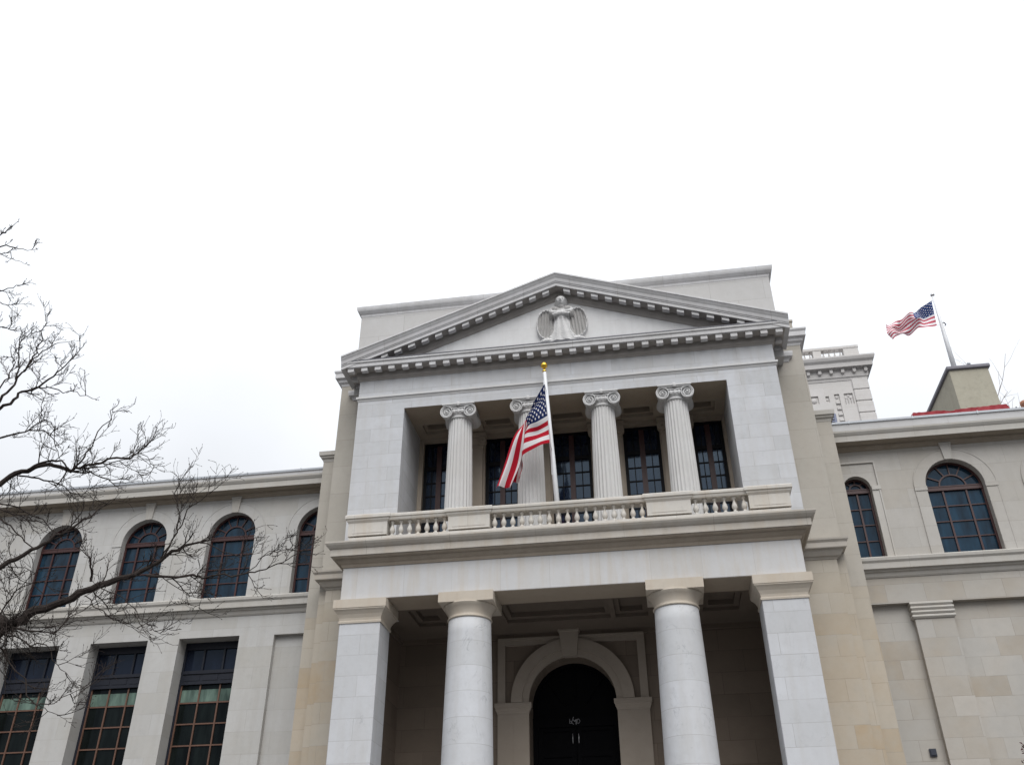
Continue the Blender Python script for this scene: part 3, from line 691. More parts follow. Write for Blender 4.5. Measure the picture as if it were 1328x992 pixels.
# --- wings
YW = 3.85; ZS = 11.45; ZSP = 13.57; ZC = 14.96
def wing(s, x_in, x_out, arches, talls, recesses, wmat, lmat, dz):
    a, b = (x_in, x_out) if s > 0 else (x_out, x_in)
    bm = nb(); cuts = [a]+[(p[0]+p[1])/2 for p in zip([q[0] for q in arches][:-1], [q[0] for q in arches][1:])]+[b]
    for (xc, hw, zs), c0, c1 in zip(arches, cuts, cuts[1:]): arch_bay(bm, c0, c1, ZS, ZC, xc, hw, zs, YW, .34)
    W = part('wing_wall', bm, wmat)
    bm = nb(); panel(bm, a, -9.7, .14, ZS, [(p, q, 3.2, 10.2) for p, q in talls], .62, lambda u, v, d: (u, YW+d, v)) if talls else panel(bm, a, b, .14, ZS, [(p, q, 1.6, 10.07) for p, q in recesses], .20, lambda u, v, d: (u, YW+d, v), back=True)
    if talls: panel(bm, -9.7, b, .14, ZS, [(-9.42, b-.002, 1.6, 10.17)], .17, lambda u, v, d: (u, YW+d, v), back=True)
    obj('lower_wall', bm, lmat, W)
    bm = nb(); path = [(a, YW), (b, YW)]
    z = dz
    sweep(bm, path, [(-.35, 15.035), (.44, 15.04), (.45, 15.02), (.47, 15.02), (.475, 15.20), (.50, 15.23), (.54, 15.30), (.545, 15.36), (.34, 15.39), (-.35, 15.40)])
    pc = obj('parapet_cornice', bm, M['wing_trim'], W)
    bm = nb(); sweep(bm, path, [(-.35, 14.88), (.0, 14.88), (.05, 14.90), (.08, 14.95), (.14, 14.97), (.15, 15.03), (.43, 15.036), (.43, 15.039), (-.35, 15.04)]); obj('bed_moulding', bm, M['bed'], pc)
    bm = nb(); sweep(bm, path, [(.30, 15.37), (.36, 15.385), (.34, 15.42), (.34, 15.66+z), (-.35, 15.68+z), (-.35, 15.37)]); obj('parapet', bm, M['parapet'], pc)
    bm = nb(); sweep(bm, path, [(.33, 15.64+z), (.38, 15.645+z), (.385, 15.71+z), (.3, 15.725+z), (-.36, 15.73+z), (-.36, 15.66+z)])
    x = a+.8
    while x < b: box(bm, x-.012, x+.012, YW-.392, YW-.2, 15.63+z, 15.728+z+.006); x += 1.9
    obj('flashing', bm, M['metal_edge'], pc)
    bm = nb(); sweep(bm, path, [(-.05, 10.82), (.02, 10.82), (.05, 10.86), (.08, 10.95), (.13, 10.97), (.15, 11.02), (.22, 11.03), (.225, 11.20), (.27, 11.26), (.28, 11.34), (.26, 11.37), (-.05, 11.449)])
    obj('string_course', bm, M['wing_trim'], W)
    return W
def lmat_of(W): return W.data.materials[0]
def arched_window(W, xc, hw, zs, style='wide', ring=True, label=None):
    y0, y1 = YW+.22, YW+.31; ym = y0+.015
    bm = nb(); fw_ = .062
    arc_bar(bm, xc, zs, hw-fw_, hw+.002, y0, y1, n=30)
    box(bm, xc-hw, xc-hw+fw_, y0, y1, ZS+.06, zs); box(bm, xc+hw-fw_, xc+hw, y0, y1, ZS+.06, zs); box(bm, xc-hw+.001, xc+hw-.001, y0-.01, y1-.002, ZS, ZS+.08)
    box(bm, xc-hw+.02, xc+hw-.02, y0-.025, y1-.01, zs-.09, zs+.05); box(bm, xc-hw+.02, xc+hw-.02, y0-.035, y0, zs+.02, zs+.055)
    rh = hw*.46
    arc_bar(bm, xc, zs+.04, rh-.022, rh+.022, ym, y1-.01, n=24)
    for ang in ((30, 63, 90, 117, 150) if style == 'wide' else (50, 90, 130)):
        c, si = math.cos(R(ang)), math.sin(R(ang)); slant_bar(bm, (xc+rh*c, zs+.04+rh*si), (xc+(hw-.04)*c, zs+(hw-.04)*si), .036, ym+.002, y1-.012)
    rows = 4; zb, zt_ = ZS+.08, zs-.09
    xs = (xc-hw*.40, xc+hw*.40) if style == 'wide' else (xc,)
    for x in xs: box(bm, x-.026, x+.026, y0+.004, y1-.004, zb, zt_)
    for k in range(1, rows):
        z = zb+(zt_-zb)*k/rows; box(bm, xc-hw+fw_, xc+hw-fw_, ym+.004, y1-.012, z-.015, z+.015)
    o = obj('arched_window', bm, M['frame_red'], W, at=(xc, y0, ZS))
    if label: o['label'] = label
    bm = nb(); A = [(xc-hw+.02, ZS+.02)]+arch_pts(xc, hw-.02, zs)+[(xc+hw-.02, ZS+.02)]
    loft(bm, [[(x, y, z) for x, z in A] for y in (y1-.035, y1-.02)]); obj('pane', bm, M['glass_blue'], o)
    if ring:
        bm = nb(); r1 = hw+.34
        arc_bar(bm, xc, zs, hw+.004, r1, YW-.022, YW+.01, n=30); arc_bar(bm, xc, zs, r1-.022, r1+.008, YW-.034, YW+.01, n=30)
        for s in (-1, 1):
            q0, q1 = sorted((xc+s*(hw+.004), xc+s*r1)); box(bm, q0, q1, YW-.021, YW+.01, ZS, zs-.14)
            e0_, e1_ = sorted((xc+s*(r1-.022), xc+s*(r1+.008))); box(bm, e0_, e1_, YW-.032, YW+.01, ZS, zs-.14)
            box(bm, q0-.012, q1+.012, YW-.042, YW+.01, zs-.14, zs-.002)
        obj('window_surround', bm, lmat_of(W), W)
        bm = nb(); loft(bm, [[(xc-w, YW-d, z), (xc+w, YW-d, z), (xc+w, YW+.01, z), (xc-w, YW+.01, z)] for w, d, z in ((.115, .06, zs+hw-.01), (.16, .085, 14.86), (.175, .10, 14.865), (.175, .10, 14.94))])
        obj('keystone', bm, M['wing_trim'], W)
    else:
        bm = nb(); r1 = hw+.25
        box(bm, xc+.0-r1, xc+r1+.0, YW-.05, YW+.01, 14.47, 14.52); box(bm, xc+r1-.045, xc+r1, YW-.049, YW+.01, ZS, 14.469)
        box(bm, xc+hw+.004, xc+r1-.05, YW-.03, YW+.01, ZS, zs-.1); box(bm, xc+hw+.004, xc+r1+.02, YW-.06, YW+.01, zs-.1, zs+.03)
        obj('window_surround', bm, M['wing_trim'], W)
def tall_window(W, a, b):
    yf = YW+.50; y1 = yf+.09; mid = (a+b)/2
    bm = nb(); box(bm, a, b, yf, y1, 9.98, 10.2); box(bm, a, a+.07, yf, y1, 3.2, 9.98); box(bm, b-.07, b, yf, y1, 3.2, 9.98)
    for x in (a+(b-a)/3, b-(b-a)/3): box(bm, x-.03, x+.03, yf+.01, y1, 9.3, 9.98)
    box(bm, a+.07, b-.07, yf-.04, y1, 9.22, 9.32); box(bm, a+.07, b-.07, yf, y1-.01, 8.98, 9.22); box(bm, a+.07, b-.07, yf-.03, y1, 8.90, 8.98)
    for k in range(3):
        q0 = a+.10+k*(b-a-.2)/3; box(bm, q0+.05, q0+(b-a-.2)/3-.05, yf-.012, y1-.01, 9.02, 9.19)
    o = obj('tall_window', bm, M['frame_navy'], W, at=(mid, yf, 3.2))
    bm = nb()
    for x in (a+.09, a+(b-a)*.355, a+(b-a)*.68, b-.09): box(bm, x-.022, x+.022, yf+.02, y1-.005, 3.2, 8.90)
    z = 8.36
    while z > 3.3: box(bm, a+.07, b-.07, yf+.028, y1-.012, z-.02, z+.02); z -= .62
    obj('steel_grid', bm, M['frame_brown'], o)
    bm = nb(); box(bm, a+.03, b-.03, y1-.03, y1-.015, 9.3, 10.1); obj('transom_pane', bm, M['glass_navy'], o)
    bm = nb(); box(bm, a+.03, b-.03, y1-.03, y1-.018, 3.2, 8.39); box(bm, a+.03, b-.03, y1-.03, y1-.018, 8.76, 8.95); obj('pane', bm, M['glass_black'], o)
    bm = nb(); box(bm, a+.10, b-.02, y1-.03, y1-.018, 8.392, 8.758); obj('blind', bm, M['glass_green'], o)
AL = [(-17.56-3.06*2, .82, ZSP), (-17.56-3.06, .82, ZSP), (-17.54, .81, ZSP), (-14.46, .79, ZSP), (-11.37, .82, ZSP), (-8.29, .82, ZSP)]
TL = [(-21.65, -19.6), (-18.58, -16.58), (-15.52, -13.58), (-12.53, -10.55)]
WL = wing(-1, -7.9, -27.0, AL, TL, None, M['wing_left'], M['wing_left'], -.06)
for x, hw, zs in AL: arched_window(WL, x, hw, zs)
for a, b in TL: tall_window(WL, a, b)
AR = [(8.60, .40, 13.66), (11.40, .83, ZSP), (14.45, .82, ZSP), (17.5, .82, ZSP)]
WR = wing(1, 7.9, 22.0, AR, None, [(8.2, 9.33), (10.36, 21.5)], M['wing'], M['wing_low'], .06)
arched_window(WR, *AR[0], style='narrow', ring=False, label='narrow arched window beside the stepped block')
for a in AR[1:]: arched_window(WR, *a)
# fluted cap of the right wing pilaster
bm = nb()
for k in range(4): sweep(bm, [(9.33, YW+.2), (9.33, YW), (10.36, YW), (10.36, YW+.2)], [(-.02, 9.60+k*.12), (.03, 9.605+k*.12), (.065, 9.65+k*.12), (.055, 9.70+k*.12), (.02, 9.715+k*.12), (-.02, 9.72+k*.12)])
obj('pilaster_cap', bm, M['wing_trim'], WR)
bm = nb(); box(bm, 8.93, 9.10, YW+.15, YW+.21, 6.05, 6.24); box(bm, 8.955, 9.075, YW+.13, YW+.16, 6.08, 6.21); part('wall_plate', bm, M['plate'])

# --- body and roofs
bm = nb(); box(bm, -27, 22, 6.9, 16, .14, 15.3); box(bm, -6.35, 6.35, 3.42, 10, 11.0, 17.3); box(bm, -27, 22, 4.15, 16, 15.3, 15.5); box(bm, -5.4, 5.4, 5.0, 7, .14, 11); 
part('roof', bm, M['roofing'])
bm = nb(); x0, x1, y0, y1, zt_ = 14.16, 15.56, 9.0, 14.0, 20.62
loft(bm, [[(x0-.02, y0-.02, 15.4), (x1+.10, y0-.02, 15.4), (x1+.10, y1, 15.4), (x0-.02, y1, 15.4)], [(x0, y0, zt_), (x1, y0, zt_), (x1, y1, zt_), (x0, y1, zt_)]])
RB = part('rooftop_block', bm, M['bulk'], at=(14.8, 11, 15.4)); RB['label'] = 'yellowish stucco block rising from the roof of the right wing'
bm = nb(); box(bm, x0-.09, x1+.09, y0-.09, y1+.09, zt_, zt_+.16); obj('coping', bm, M['coping'], RB, bev=.03)
bm = nb(); tube(bm, [(15.02, 9.2, 20.7, .04), (15.02, 9.2, 20.95, .04)], 8); ball(bm, (15.02, 9.2, 20.97), .07); obj('vent_pipe', bm, M['metal_edge'], RB)
bm = nb(); box(bm, 8.04, 8.33, 3.62, 4.1, 15.74, 16.22)
for k in range(5): box(bm, 8.02, 8.35, 3.58, 3.63, 15.77+k*.09, 15.815+k*.09)
tube(bm, [(8.02, 3.62, 16.20, .05), (8.28, 3.62, 16.22, .05), (8.36, 3.62, 16.13, .05), (8.35, 3.62, 15.74, .05)], 8)
part('roof_louvre', bm, M['louvre'])

# ------------------------------------------------------------------ flags
def bez_grid(g, nu, nv, wav=None, rows=None):
    """smooth cloth surface through a coarse grid of world points (Catmull-Rom both ways)"""
    def cr(p, t):
        n = len(p)-1; s = min(int(t*n), n-1); f = t*n-s
        a, b, c, d = p[max(s-1, 0)], p[s], p[s+1], p[min(s+2, n)]
        return tuple(.5*(2*b[k]+(c[k]-a[k])*f+(2*a[k]-5*b[k]+4*c[k]-d[k])*f*f+(3*b[k]-a[k]-3*c[k]+d[k])*f**3) for k in range(3))
    def vmap(v):
        if not rows: return v
        for k in range(len(rows)-1):
            if v <= rows[k+1]: return (k+(v-rows[k])/(rows[k+1]-rows[k]))/(len(rows)-1)
        return 1.0
    P = []
    for j in range(nv+1):
        P.append([cr([cr(r, i/nu) for r in g], vmap(j/nv)) for i in range(nu+1)])
    if wav:
        for j in range(nv+1):
            for i in range(nu+1):
                x, y, z = P[j][i]; dx, dy, dz = wav(i/nu, j/nv); P[j][i] = (x+dx, y+dy, z+dz)
    return P
def cloth(name, g, mat, nu, nv, wav, at, rows=None):
    P = bez_grid(g, nu, nv, wav, rows); me = bpy.data.meshes.new(name); at = Vector(at)
    vs = [Vector(P[j][i])-at for j in range(nv+1) for i in range(nu+1)]; W = nu+1
    fs = [(j*W+i, j*W+i+1, (j+1)*W+i+1, (j+1)*W+i) for j in range(nv) for i in range(nu)]
    me.from_pydata(vs, [], fs); uv = me.uv_layers.new(name='UVMap')
    for p in me.polygons:
        p.use_smooth = True
        for li, vi in zip(p.loop_indices, p.vertices): uv.data[li].uv = ((vi % W)/nu, (vi//W)/nv)
    me.materials.append(mat); o = bpy.data.objects.new(name, me); COL.objects.link(o); o.location = at
    return o
# world-space outlines of the cloth and of the tree limbs (x, y, z, radius)
FLAG_FRONT = [[(-0.413, 0.15, 16.032), (-0.685, 0.05, 15.492), (-0.964, 0.2, 15.058), (-1.26, 0.03, 14.426), (-1.556, 0.05, 13.569), (-1.796, 0.05, 12.654)], [(-0.398, 0.17, 15.801), (-0.678, 0.15, 15.419), (-0.972, 0.25, 15.01), (-1.19, 0.15, 14.359), (-1.454, 0.1, 13.537), (-1.709, 0.05, 12.67)], [(-0.384, 0.17, 15.454), (-0.667, 0.21, 15.243), (-0.976, 0.27, 14.944), (-1.043, 0.2, 14.196), (-1.201, 0.17, 13.502), (-1.422, 0.15, 12.813)], [(-0.35, 0.15, 14.943), (-0.63, 0.03, 14.722), (-0.959, 0.13, 14.682), (-1.167, 0.43, 14.18), (-1.403, 0.47, 13.524), (-1.61, 0.5, 12.924)], [(-0.332, 0.18, 14.498), (-0.639, 0.2, 14.361), (-1.027, 0.25, 14.272), (-1.161, 0.37, 13.947), (-1.28, 0.39, 13.4), (-1.417, 0.4, 13.004)], [(-0.307, 0.15, 14.052), (-0.603, 0.03, 13.915), (-1.056, 0.1, 13.747), (-1.125, 0.25, 13.56), (-1.175, 0.27, 13.282), (-1.221, 0.27, 13.069)]]
FLAG_ROOF = [[(14.556, 9.6, 24.387), (14.028, 9.4, 23.987), (13.707, 9.7, 23.897), (13.245, 9.45, 23.537), (12.996, 9.8, 23.743), (12.502, 9.6, 23.309)], [(14.532, 9.6, 24.074), (14.106, 9.7, 23.926), (13.65, 9.5, 23.562), (13.307, 9.75, 23.552), (12.875, 9.5, 23.309), (12.523, 9.7, 23.185)], [(14.511, 9.6, 23.763), (14.148, 9.8, 23.759), (13.656, 9.45, 23.371), (13.348, 9.8, 23.428), (12.929, 9.7, 23.252), (12.48, 9.6, 22.928)], [(14.487, 9.6, 23.456), (14.069, 9.6, 23.352), (13.751, 9.7, 23.308), (13.26, 9.5, 23.032), (12.879, 9.5, 22.925), (12.568, 9.7, 22.835)], [(14.466, 9.6, 23.151), (13.962, 9.4, 22.954), (13.728, 9.7, 23.08), (13.354, 9.7, 23.01), (12.963, 9.7, 22.865), (12.619, 9.6, 22.608)]]
LIMBS = [
  [(-9.633, -9.0, 5.581, 0.101), (-9.02, -8.927, 6.076, 0.092), (-8.504, -8.855, 6.514, 0.084), (-8.259, -8.782, 6.724, 0.076), (-7.778, -8.709, 6.882, 0.068), (-7.513, -8.636, 7.069, 0.061), (-7.159, -8.564, 7.212, 0.053), (-6.868, -8.491, 7.332, 0.046), (-6.582, -8.418, 7.496, 0.038), (-6.307, -8.345, 7.736, 0.031), (-6.021, -8.273, 7.949, 0.024), (-5.703, -8.2, 8.03, 0.016)] ,
  [(-6.441, -8.6, 7.293, 0.025), (-6.018, -8.525, 7.265, 0.022), (-5.666, -8.45, 7.312, 0.02), (-5.521, -8.375, 7.26, 0.018), (-5.021, -8.3, 7.284, 0.015), (-4.643, -8.225, 7.371, 0.013), (-4.406, -8.15, 7.483, 0.011), (-4.102, -8.075, 7.648, 0.009), (-3.893, -8.0, 7.808, 0.006)] ,
  [(-6.256, -8.5, 7.657, 0.016), (-6.074, -8.525, 8.099, 0.014), (-6.091, -8.55, 8.462, 0.011), (-6.26, -8.575, 8.846, 0.009), (-6.177, -8.6, 9.013, 0.006)] ,
  [(-6.095, -8.5, 8.141, 0.012), (-6.005, -8.467, 8.569, 0.01), (-5.772, -8.433, 8.749, 0.007), (-5.534, -8.4, 8.994, 0.005)] ,
  [(-7.258, -8.9, 7.125, 0.022), (-7.234, -8.967, 7.291, 0.017), (-7.312, -9.033, 7.521, 0.012), (-7.463, -9.1, 7.645, 0.007)] ,
  [(-8.683, -9.0, 6.491, 0.107), (-8.699, -9.2, 6.108, 0.113)] ,
  [(-5.717, -8.3, 7.961, 0.011), (-5.296, -8.2, 7.796, 0.009), (-5.038, -8.1, 7.731, 0.007), (-4.803, -8.0, 7.812, 0.005)] ,
  [(-5.074, -8.2, 7.338, 0.01), (-4.601, -8.1, 7.701, 0.008), (-4.202, -8.0, 7.859, 0.006), (-3.862, -7.9, 7.963, 0.004)] ,
  [(-9.522, -9.4, 6.872, 0.047), (-8.733, -9.314, 7.314, 0.04), (-8.433, -9.229, 7.549, 0.035), (-8.191, -9.143, 7.764, 0.029), (-7.939, -9.057, 7.968, 0.024), (-7.756, -8.971, 8.18, 0.019), (-7.508, -8.886, 8.451, 0.013), (-7.383, -8.8, 8.647, 0.008)] ,
  [(-8.269, -9.2, 7.661, 0.011), (-8.631, -9.333, 7.945, 0.013), (-8.904, -9.467, 8.168, 0.014), (-9.25, -9.6, 8.383, 0.016)] ,
  [(-7.978, -9.0, 7.98, 0.009), (-8.592, -9.133, 8.35, 0.011), (-8.972, -9.267, 8.513, 0.013), (-9.375, -9.4, 8.559, 0.014)] ,
  [(-9.899, -9.6, 7.926, 0.052), (-9.052, -9.545, 8.795, 0.047), (-8.861, -9.491, 9.019, 0.043), (-8.559, -9.436, 9.143, 0.039), (-8.313, -9.382, 9.212, 0.035), (-8.021, -9.327, 9.121, 0.031), (-7.953, -9.273, 9.081, 0.027), (-7.74, -9.218, 9.23, 0.023), (-7.352, -9.164, 9.349, 0.019), (-6.933, -9.109, 9.356, 0.015), (-6.784, -9.055, 9.561, 0.011), (-6.632, -9.0, 9.77, 0.007)] ,
  [(-8.853, -9.5, 9.013, 0.025), (-8.547, -9.463, 9.16, 0.023), (-8.343, -9.425, 9.254, 0.02), (-8.1, -9.387, 9.268, 0.018), (-7.887, -9.35, 9.067, 0.016), (-7.717, -9.312, 9.351, 0.014), (-7.647, -9.275, 9.634, 0.011), (-7.584, -9.237, 10.021, 0.009), (-7.421, -9.2, 10.459, 0.007)] ,
  [(-8.013, -9.2, 9.137, 0.016), (-7.642, -9.133, 9.124, 0.013), (-7.317, -9.067, 8.99, 0.01), (-7.215, -9.0, 8.906, 0.008)] ,
  [(-8.845, -9.4, 9.016, 0.016), (-8.526, -9.3, 8.992, 0.014), (-8.188, -9.2, 8.905, 0.011), (-7.902, -9.1, 8.731, 0.009), (-7.7, -9.0, 8.701, 0.007)] ,
  [(-8.001, -9.2, 9.152, 0.012), (-7.642, -9.125, 9.221, 0.011), (-7.119, -9.05, 9.371, 0.009), (-6.861, -8.975, 9.514, 0.007), (-6.501, -8.9, 9.205, 0.005)] ,
  [(-9.967, -9.8, 9.359, 0.023), (-9.19, -9.74, 9.636, 0.019), (-8.987, -9.68, 9.729, 0.017), (-8.765, -9.62, 9.822, 0.014), (-8.444, -9.56, 9.792, 0.011), (-8.289, -9.5, 9.651, 0.008)] ,
  [(-8.782, -9.6, 9.834, 0.01), (-8.561, -9.55, 10.069, 0.009), (-8.456, -9.5, 10.022, 0.008), (-8.251, -9.45, 9.516, 0.007), (-8.125, -9.4, 9.279, 0.006)] ,
  [(-10.29, -9.8, 9.833, 0.035), (-9.392, -9.743, 10.269, 0.03), (-9.219, -9.686, 10.485, 0.026), (-9.161, -9.629, 10.683, 0.023), (-8.885, -9.571, 10.792, 0.018), (-8.679, -9.514, 11.048, 0.015), (-8.55, -9.457, 11.317, 0.011), (-8.375, -9.4, 11.73, 0.007)] ,
  [(-9.717, -9.9, 9.724, 0.028), (-9.344, -9.857, 10.362, 0.025), (-9.225, -9.814, 10.677, 0.022), (-9.231, -9.771, 10.909, 0.019), (-9.128, -9.729, 11.203, 0.016), (-9.055, -9.686, 11.506, 0.013), (-9.164, -9.643, 12.057, 0.01), (-9.167, -9.6, 12.425, 0.007)] ,
  [(-9.227, -9.8, 10.856, 0.016), (-9.255, -9.833, 11.218, 0.013), (-9.326, -9.867, 11.522, 0.01), (-9.338, -9.9, 11.788, 0.007)] ,
  [(-9.066, -9.5, 10.82, 0.013), (-8.791, -9.45, 10.857, 0.011), (-8.466, -9.4, 10.717, 0.009), (-8.224, -9.35, 10.756, 0.007), (-7.898, -9.3, 10.6, 0.006)] ,
  [(-9.241, -9.6, 11.299, 0.012), (-9.087, -9.533, 11.666, 0.01), (-8.934, -9.467, 11.84, 0.007), (-8.673, -9.4, 11.929, 0.005)] ,
  [(-10.014, -10.0, 10.344, 0.018), (-9.373, -9.975, 10.459, 0.015), (-9.233, -9.95, 10.796, 0.012), (-9.238, -9.925, 11.156, 0.009), (-9.445, -9.9, 11.46, 0.007)] ,
  [(-10.425, -10.0, 11.064, 0.017), (-9.904, -9.933, 11.758, 0.013), (-9.897, -9.867, 12.097, 0.01), (-9.697, -9.8, 12.046, 0.006)] ,
  [(-10.719, -10.1, 12.102, 0.018), (-10.203, -10.033, 12.88, 0.014), (-9.944, -9.967, 12.976, 0.009), (-9.753, -9.9, 13.081, 0.005)] ,
  [(-10.338, -10.1, 12.428, 0.012), (-9.939, -10.033, 12.579, 0.01), (-9.758, -9.967, 12.493, 0.007), (-9.681, -9.9, 12.419, 0.004)] ,
  [(-11.039, -10.2, 13.21, 0.018), (-10.454, -10.15, 13.893, 0.015), (-10.222, -10.1, 14.026, 0.012), (-9.95, -10.05, 13.927, 0.009), (-9.669, -10.0, 13.91, 0.005)] ,
  [(-10.684, -10.2, 13.66, 0.016), (-10.39, -10.167, 14.263, 0.013), (-10.313, -10.133, 14.385, 0.009), (-10.197, -10.1, 14.61, 0.006)] ,
  [(-10.734, -10.2, 13.809, 0.011), (-10.208, -10.175, 13.716, 0.009), (-10.004, -10.15, 13.769, 0.008), (-9.849, -10.125, 13.547, 0.006), (-9.654, -10.1, 13.46, 0.004)] ,
  [(-9.864, -9.6, 8.655, 0.016), (-8.962, -9.467, 8.348, 0.012), (-8.582, -9.333, 8.261, 0.009), (-8.352, -9.2, 8.185, 0.005)] ,
  [(-8.581, -9.0, 6.394, 0.017), (-8.133, -8.9, 6.322, 0.014), (-7.764, -8.8, 6.28, 0.011), (-7.632, -8.7, 6.594, 0.008), (-7.45, -8.6, 6.75, 0.005)] ,
  [(-8.618, -9.0, 6.292, 0.015), (-8.227, -8.9, 6.172, 0.012), (-7.853, -8.8, 6.104, 0.01), (-7.618, -8.7, 5.789, 0.007), (-7.387, -8.6, 5.579, 0.004)] ,
  [(-8.718, -9.0, 6.168, 0.014), (-8.209, -8.9, 5.665, 0.012), (-7.728, -8.8, 5.119, 0.01), (-7.51, -8.7, 5.168, 0.008), (-7.249, -8.6, 5.375, 0.006), (-7.067, -8.5, 5.49, 0.004)] ,
  [(-7.811, -8.7, 5.181, 0.007), (-7.654, -8.6, 5.076, 0.006), (-7.449, -8.5, 4.994, 0.004)] ,
  [(-7.377, -8.8, 6.922, 0.01), (-7.095, -8.7, 6.697, 0.009), (-6.955, -8.6, 6.588, 0.007), (-6.666, -8.5, 6.497, 0.006), (-6.521, -8.4, 6.427, 0.004)] ,
  [(-6.376, -8.5, 7.41, 0.008), (-5.854, -8.4, 7.064, 0.007), (-5.496, -8.3, 6.939, 0.005), (-5.598, -8.2, 6.706, 0.004)] ,
  [(-7.125, -8.8, 7.043, 0.009), (-6.732, -8.675, 6.886, 0.007), (-6.447, -8.55, 6.575, 0.006), (-6.186, -8.425, 6.361, 0.005), (-6.078, -8.3, 6.341, 0.004)] ,
  [(-8.783, -9.0, 6.366, 0.015), (-8.626, -9.025, 6.812, 0.013), (-8.496, -9.05, 6.999, 0.01), (-8.248, -9.075, 7.083, 0.008), (-7.96, -9.1, 7.124, 0.005)] ,
  [(-7.883, -9.0, 6.644, 0.007), (-8.301, -9.1, 7.311, 0.007), (-8.61, -9.2, 7.363, 0.006), (-8.736, -9.3, 7.292, 0.005)] ,
]

# front pole stands on the balcony floor behind the balustrade
P0 = Vector((-.142, .60, 11.312)); P1 = Vector((-.452, .60, 16.84))
fp = empty('flagpole', P0, 'white flagpole with a gold ball standing on the balcony before the columns', 'flagpole')
def lerp(t): return P0+(P1-P0)*t
bm = nb(); tube(bm, [(*lerp(0), .075), (*lerp(.45), .068), (*lerp(.55), .062), (*lerp(.985), .050)], 14); obj('pole', bm, M['white_metal'], fp, smooth=True, at=P0)
bm = nb(); lathe(bm, [(.17, 0), (.17, .05), (.10, .08), (.09, .25)], P0.x, P0.y, 20, P0.z); obj('base', bm, M['white_metal'], fp, at=P0)
bm = nb(); q = lerp(1.0); lathe(bm, [(.055, -.10), (.065, -.05), (.035, -.02), (.03, .06)], q.x, q.y, 14, q.z); ball(bm, (q.x-.005, q.y, q.z+.145), .105, seg=18); obj('finial', bm, M['gold'], fp, smooth=True, at=P0)
bm = nb(); a, b = lerp(.93), lerp(.35); tube(bm, [(a.x-.07, a.y-.03, a.z, .008), (b.x-.09, b.y-.05, (a.z+b.z)/2, .008), (b.x-.07, b.y-.03, b.z, .008)], 5); obj('halyard', bm, M['white_metal'], fp, at=P0)
def wf(u, v):
    k = min(1, u*2.2); f = max(0, (u-.35)/.65)
    return (.02*k*math.sin(9*v+6*u), .10*k*math.sin(12*v+4*u)+.10*f*math.sin(26*v+3*u)+.05*k*math.sin(17*u+3*v), .015*k*math.sin(11*u+5*v))
FG = [[(x, y, z) for x, y, z in r] for r in FLAG_FRONT]
fl = cloth('flag', FG, M['flag'], 90, 78, wf, FLAG_FRONT[0][0], (0, .085, .3, .54, .77, 1)); tag(fl, 'large red white and blue striped flag hanging limp from the balcony flagpole', 'flag')
# roof pole
Q0 = Vector((14.615, 9.6, 20.78)); Q1 = Vector((14.66, 9.6, 24.62))
rp = empty('flagpole', Q0, 'thin grey flagpole on the stucco block of the right wing roof', 'flagpole')
bm = nb(); tube(bm, [(*Q0, .10), (*(Q0+(Q1-Q0)*.45), .08), (*(Q0+(Q1-Q0)*.62), .06), (*Q1, .045)], 12); obj('pole', bm, M['white_metal'], rp, smooth=True, at=Q0)
bm = nb(); ball(bm, Q1+Vector((0, 0, .05)), .085, seg=14); obj('finial', bm, M['steel'], rp, smooth=True, at=Q0)
bm = nb(); q = Q0+(Q1-Q0)*.64; tube(bm, [(q.x, q.y, q.z, .02), (q.x+.12, q.y, q.z+.02, .025), (q.x+.17, q.y, q.z-.08, .022), (q.x+.12, q.y, q.z-.14, .02)], 8); obj('cleat', bm, M['plate'], rp, at=Q0)
def wr(u, v): k = min(1, u*2.5); return (0, .16*k*math.sin(10*u+2*v)+.07*k*math.sin(23*u-5*v), .035*k*math.sin(14*u+3*v))
fl2 = cloth('flag', FLAG_ROOF, M['flag_far'], 80, 52, wr, FLAG_ROOF[0][0]); tag(fl2, 'small faded striped flag streaming from the rooftop pole on the right', 'flag')
g2 = nb(); 
for t_, z_ in ((0, FLAG_ROOF[0][0]), (1, FLAG_ROOF[4][0])):
    zz = z_[2]; s_ = (zz-Q0.z)/(Q1.z-Q0.z); c_ = Q0+(Q1-Q0)*s_; tube(g2, [(*c_, .012), (*z_, .012)], 5)
obj('halyard_clip', g2, M['white_metal'], rp, at=Q0)
for t_ in (FLAG_FRONT[0][0], FLAG_FRONT[-1][0]):
    s_ = (t_[2]-P0.z)/(P1.z-P0.z); c_ = P0+(P1-P0)*s_; g2 = nb(); tube(g2, [(*c_, .012), (*t_, .012)], 5); obj('halyard_clip', g2, M['white_metal'], fp, at=P0)

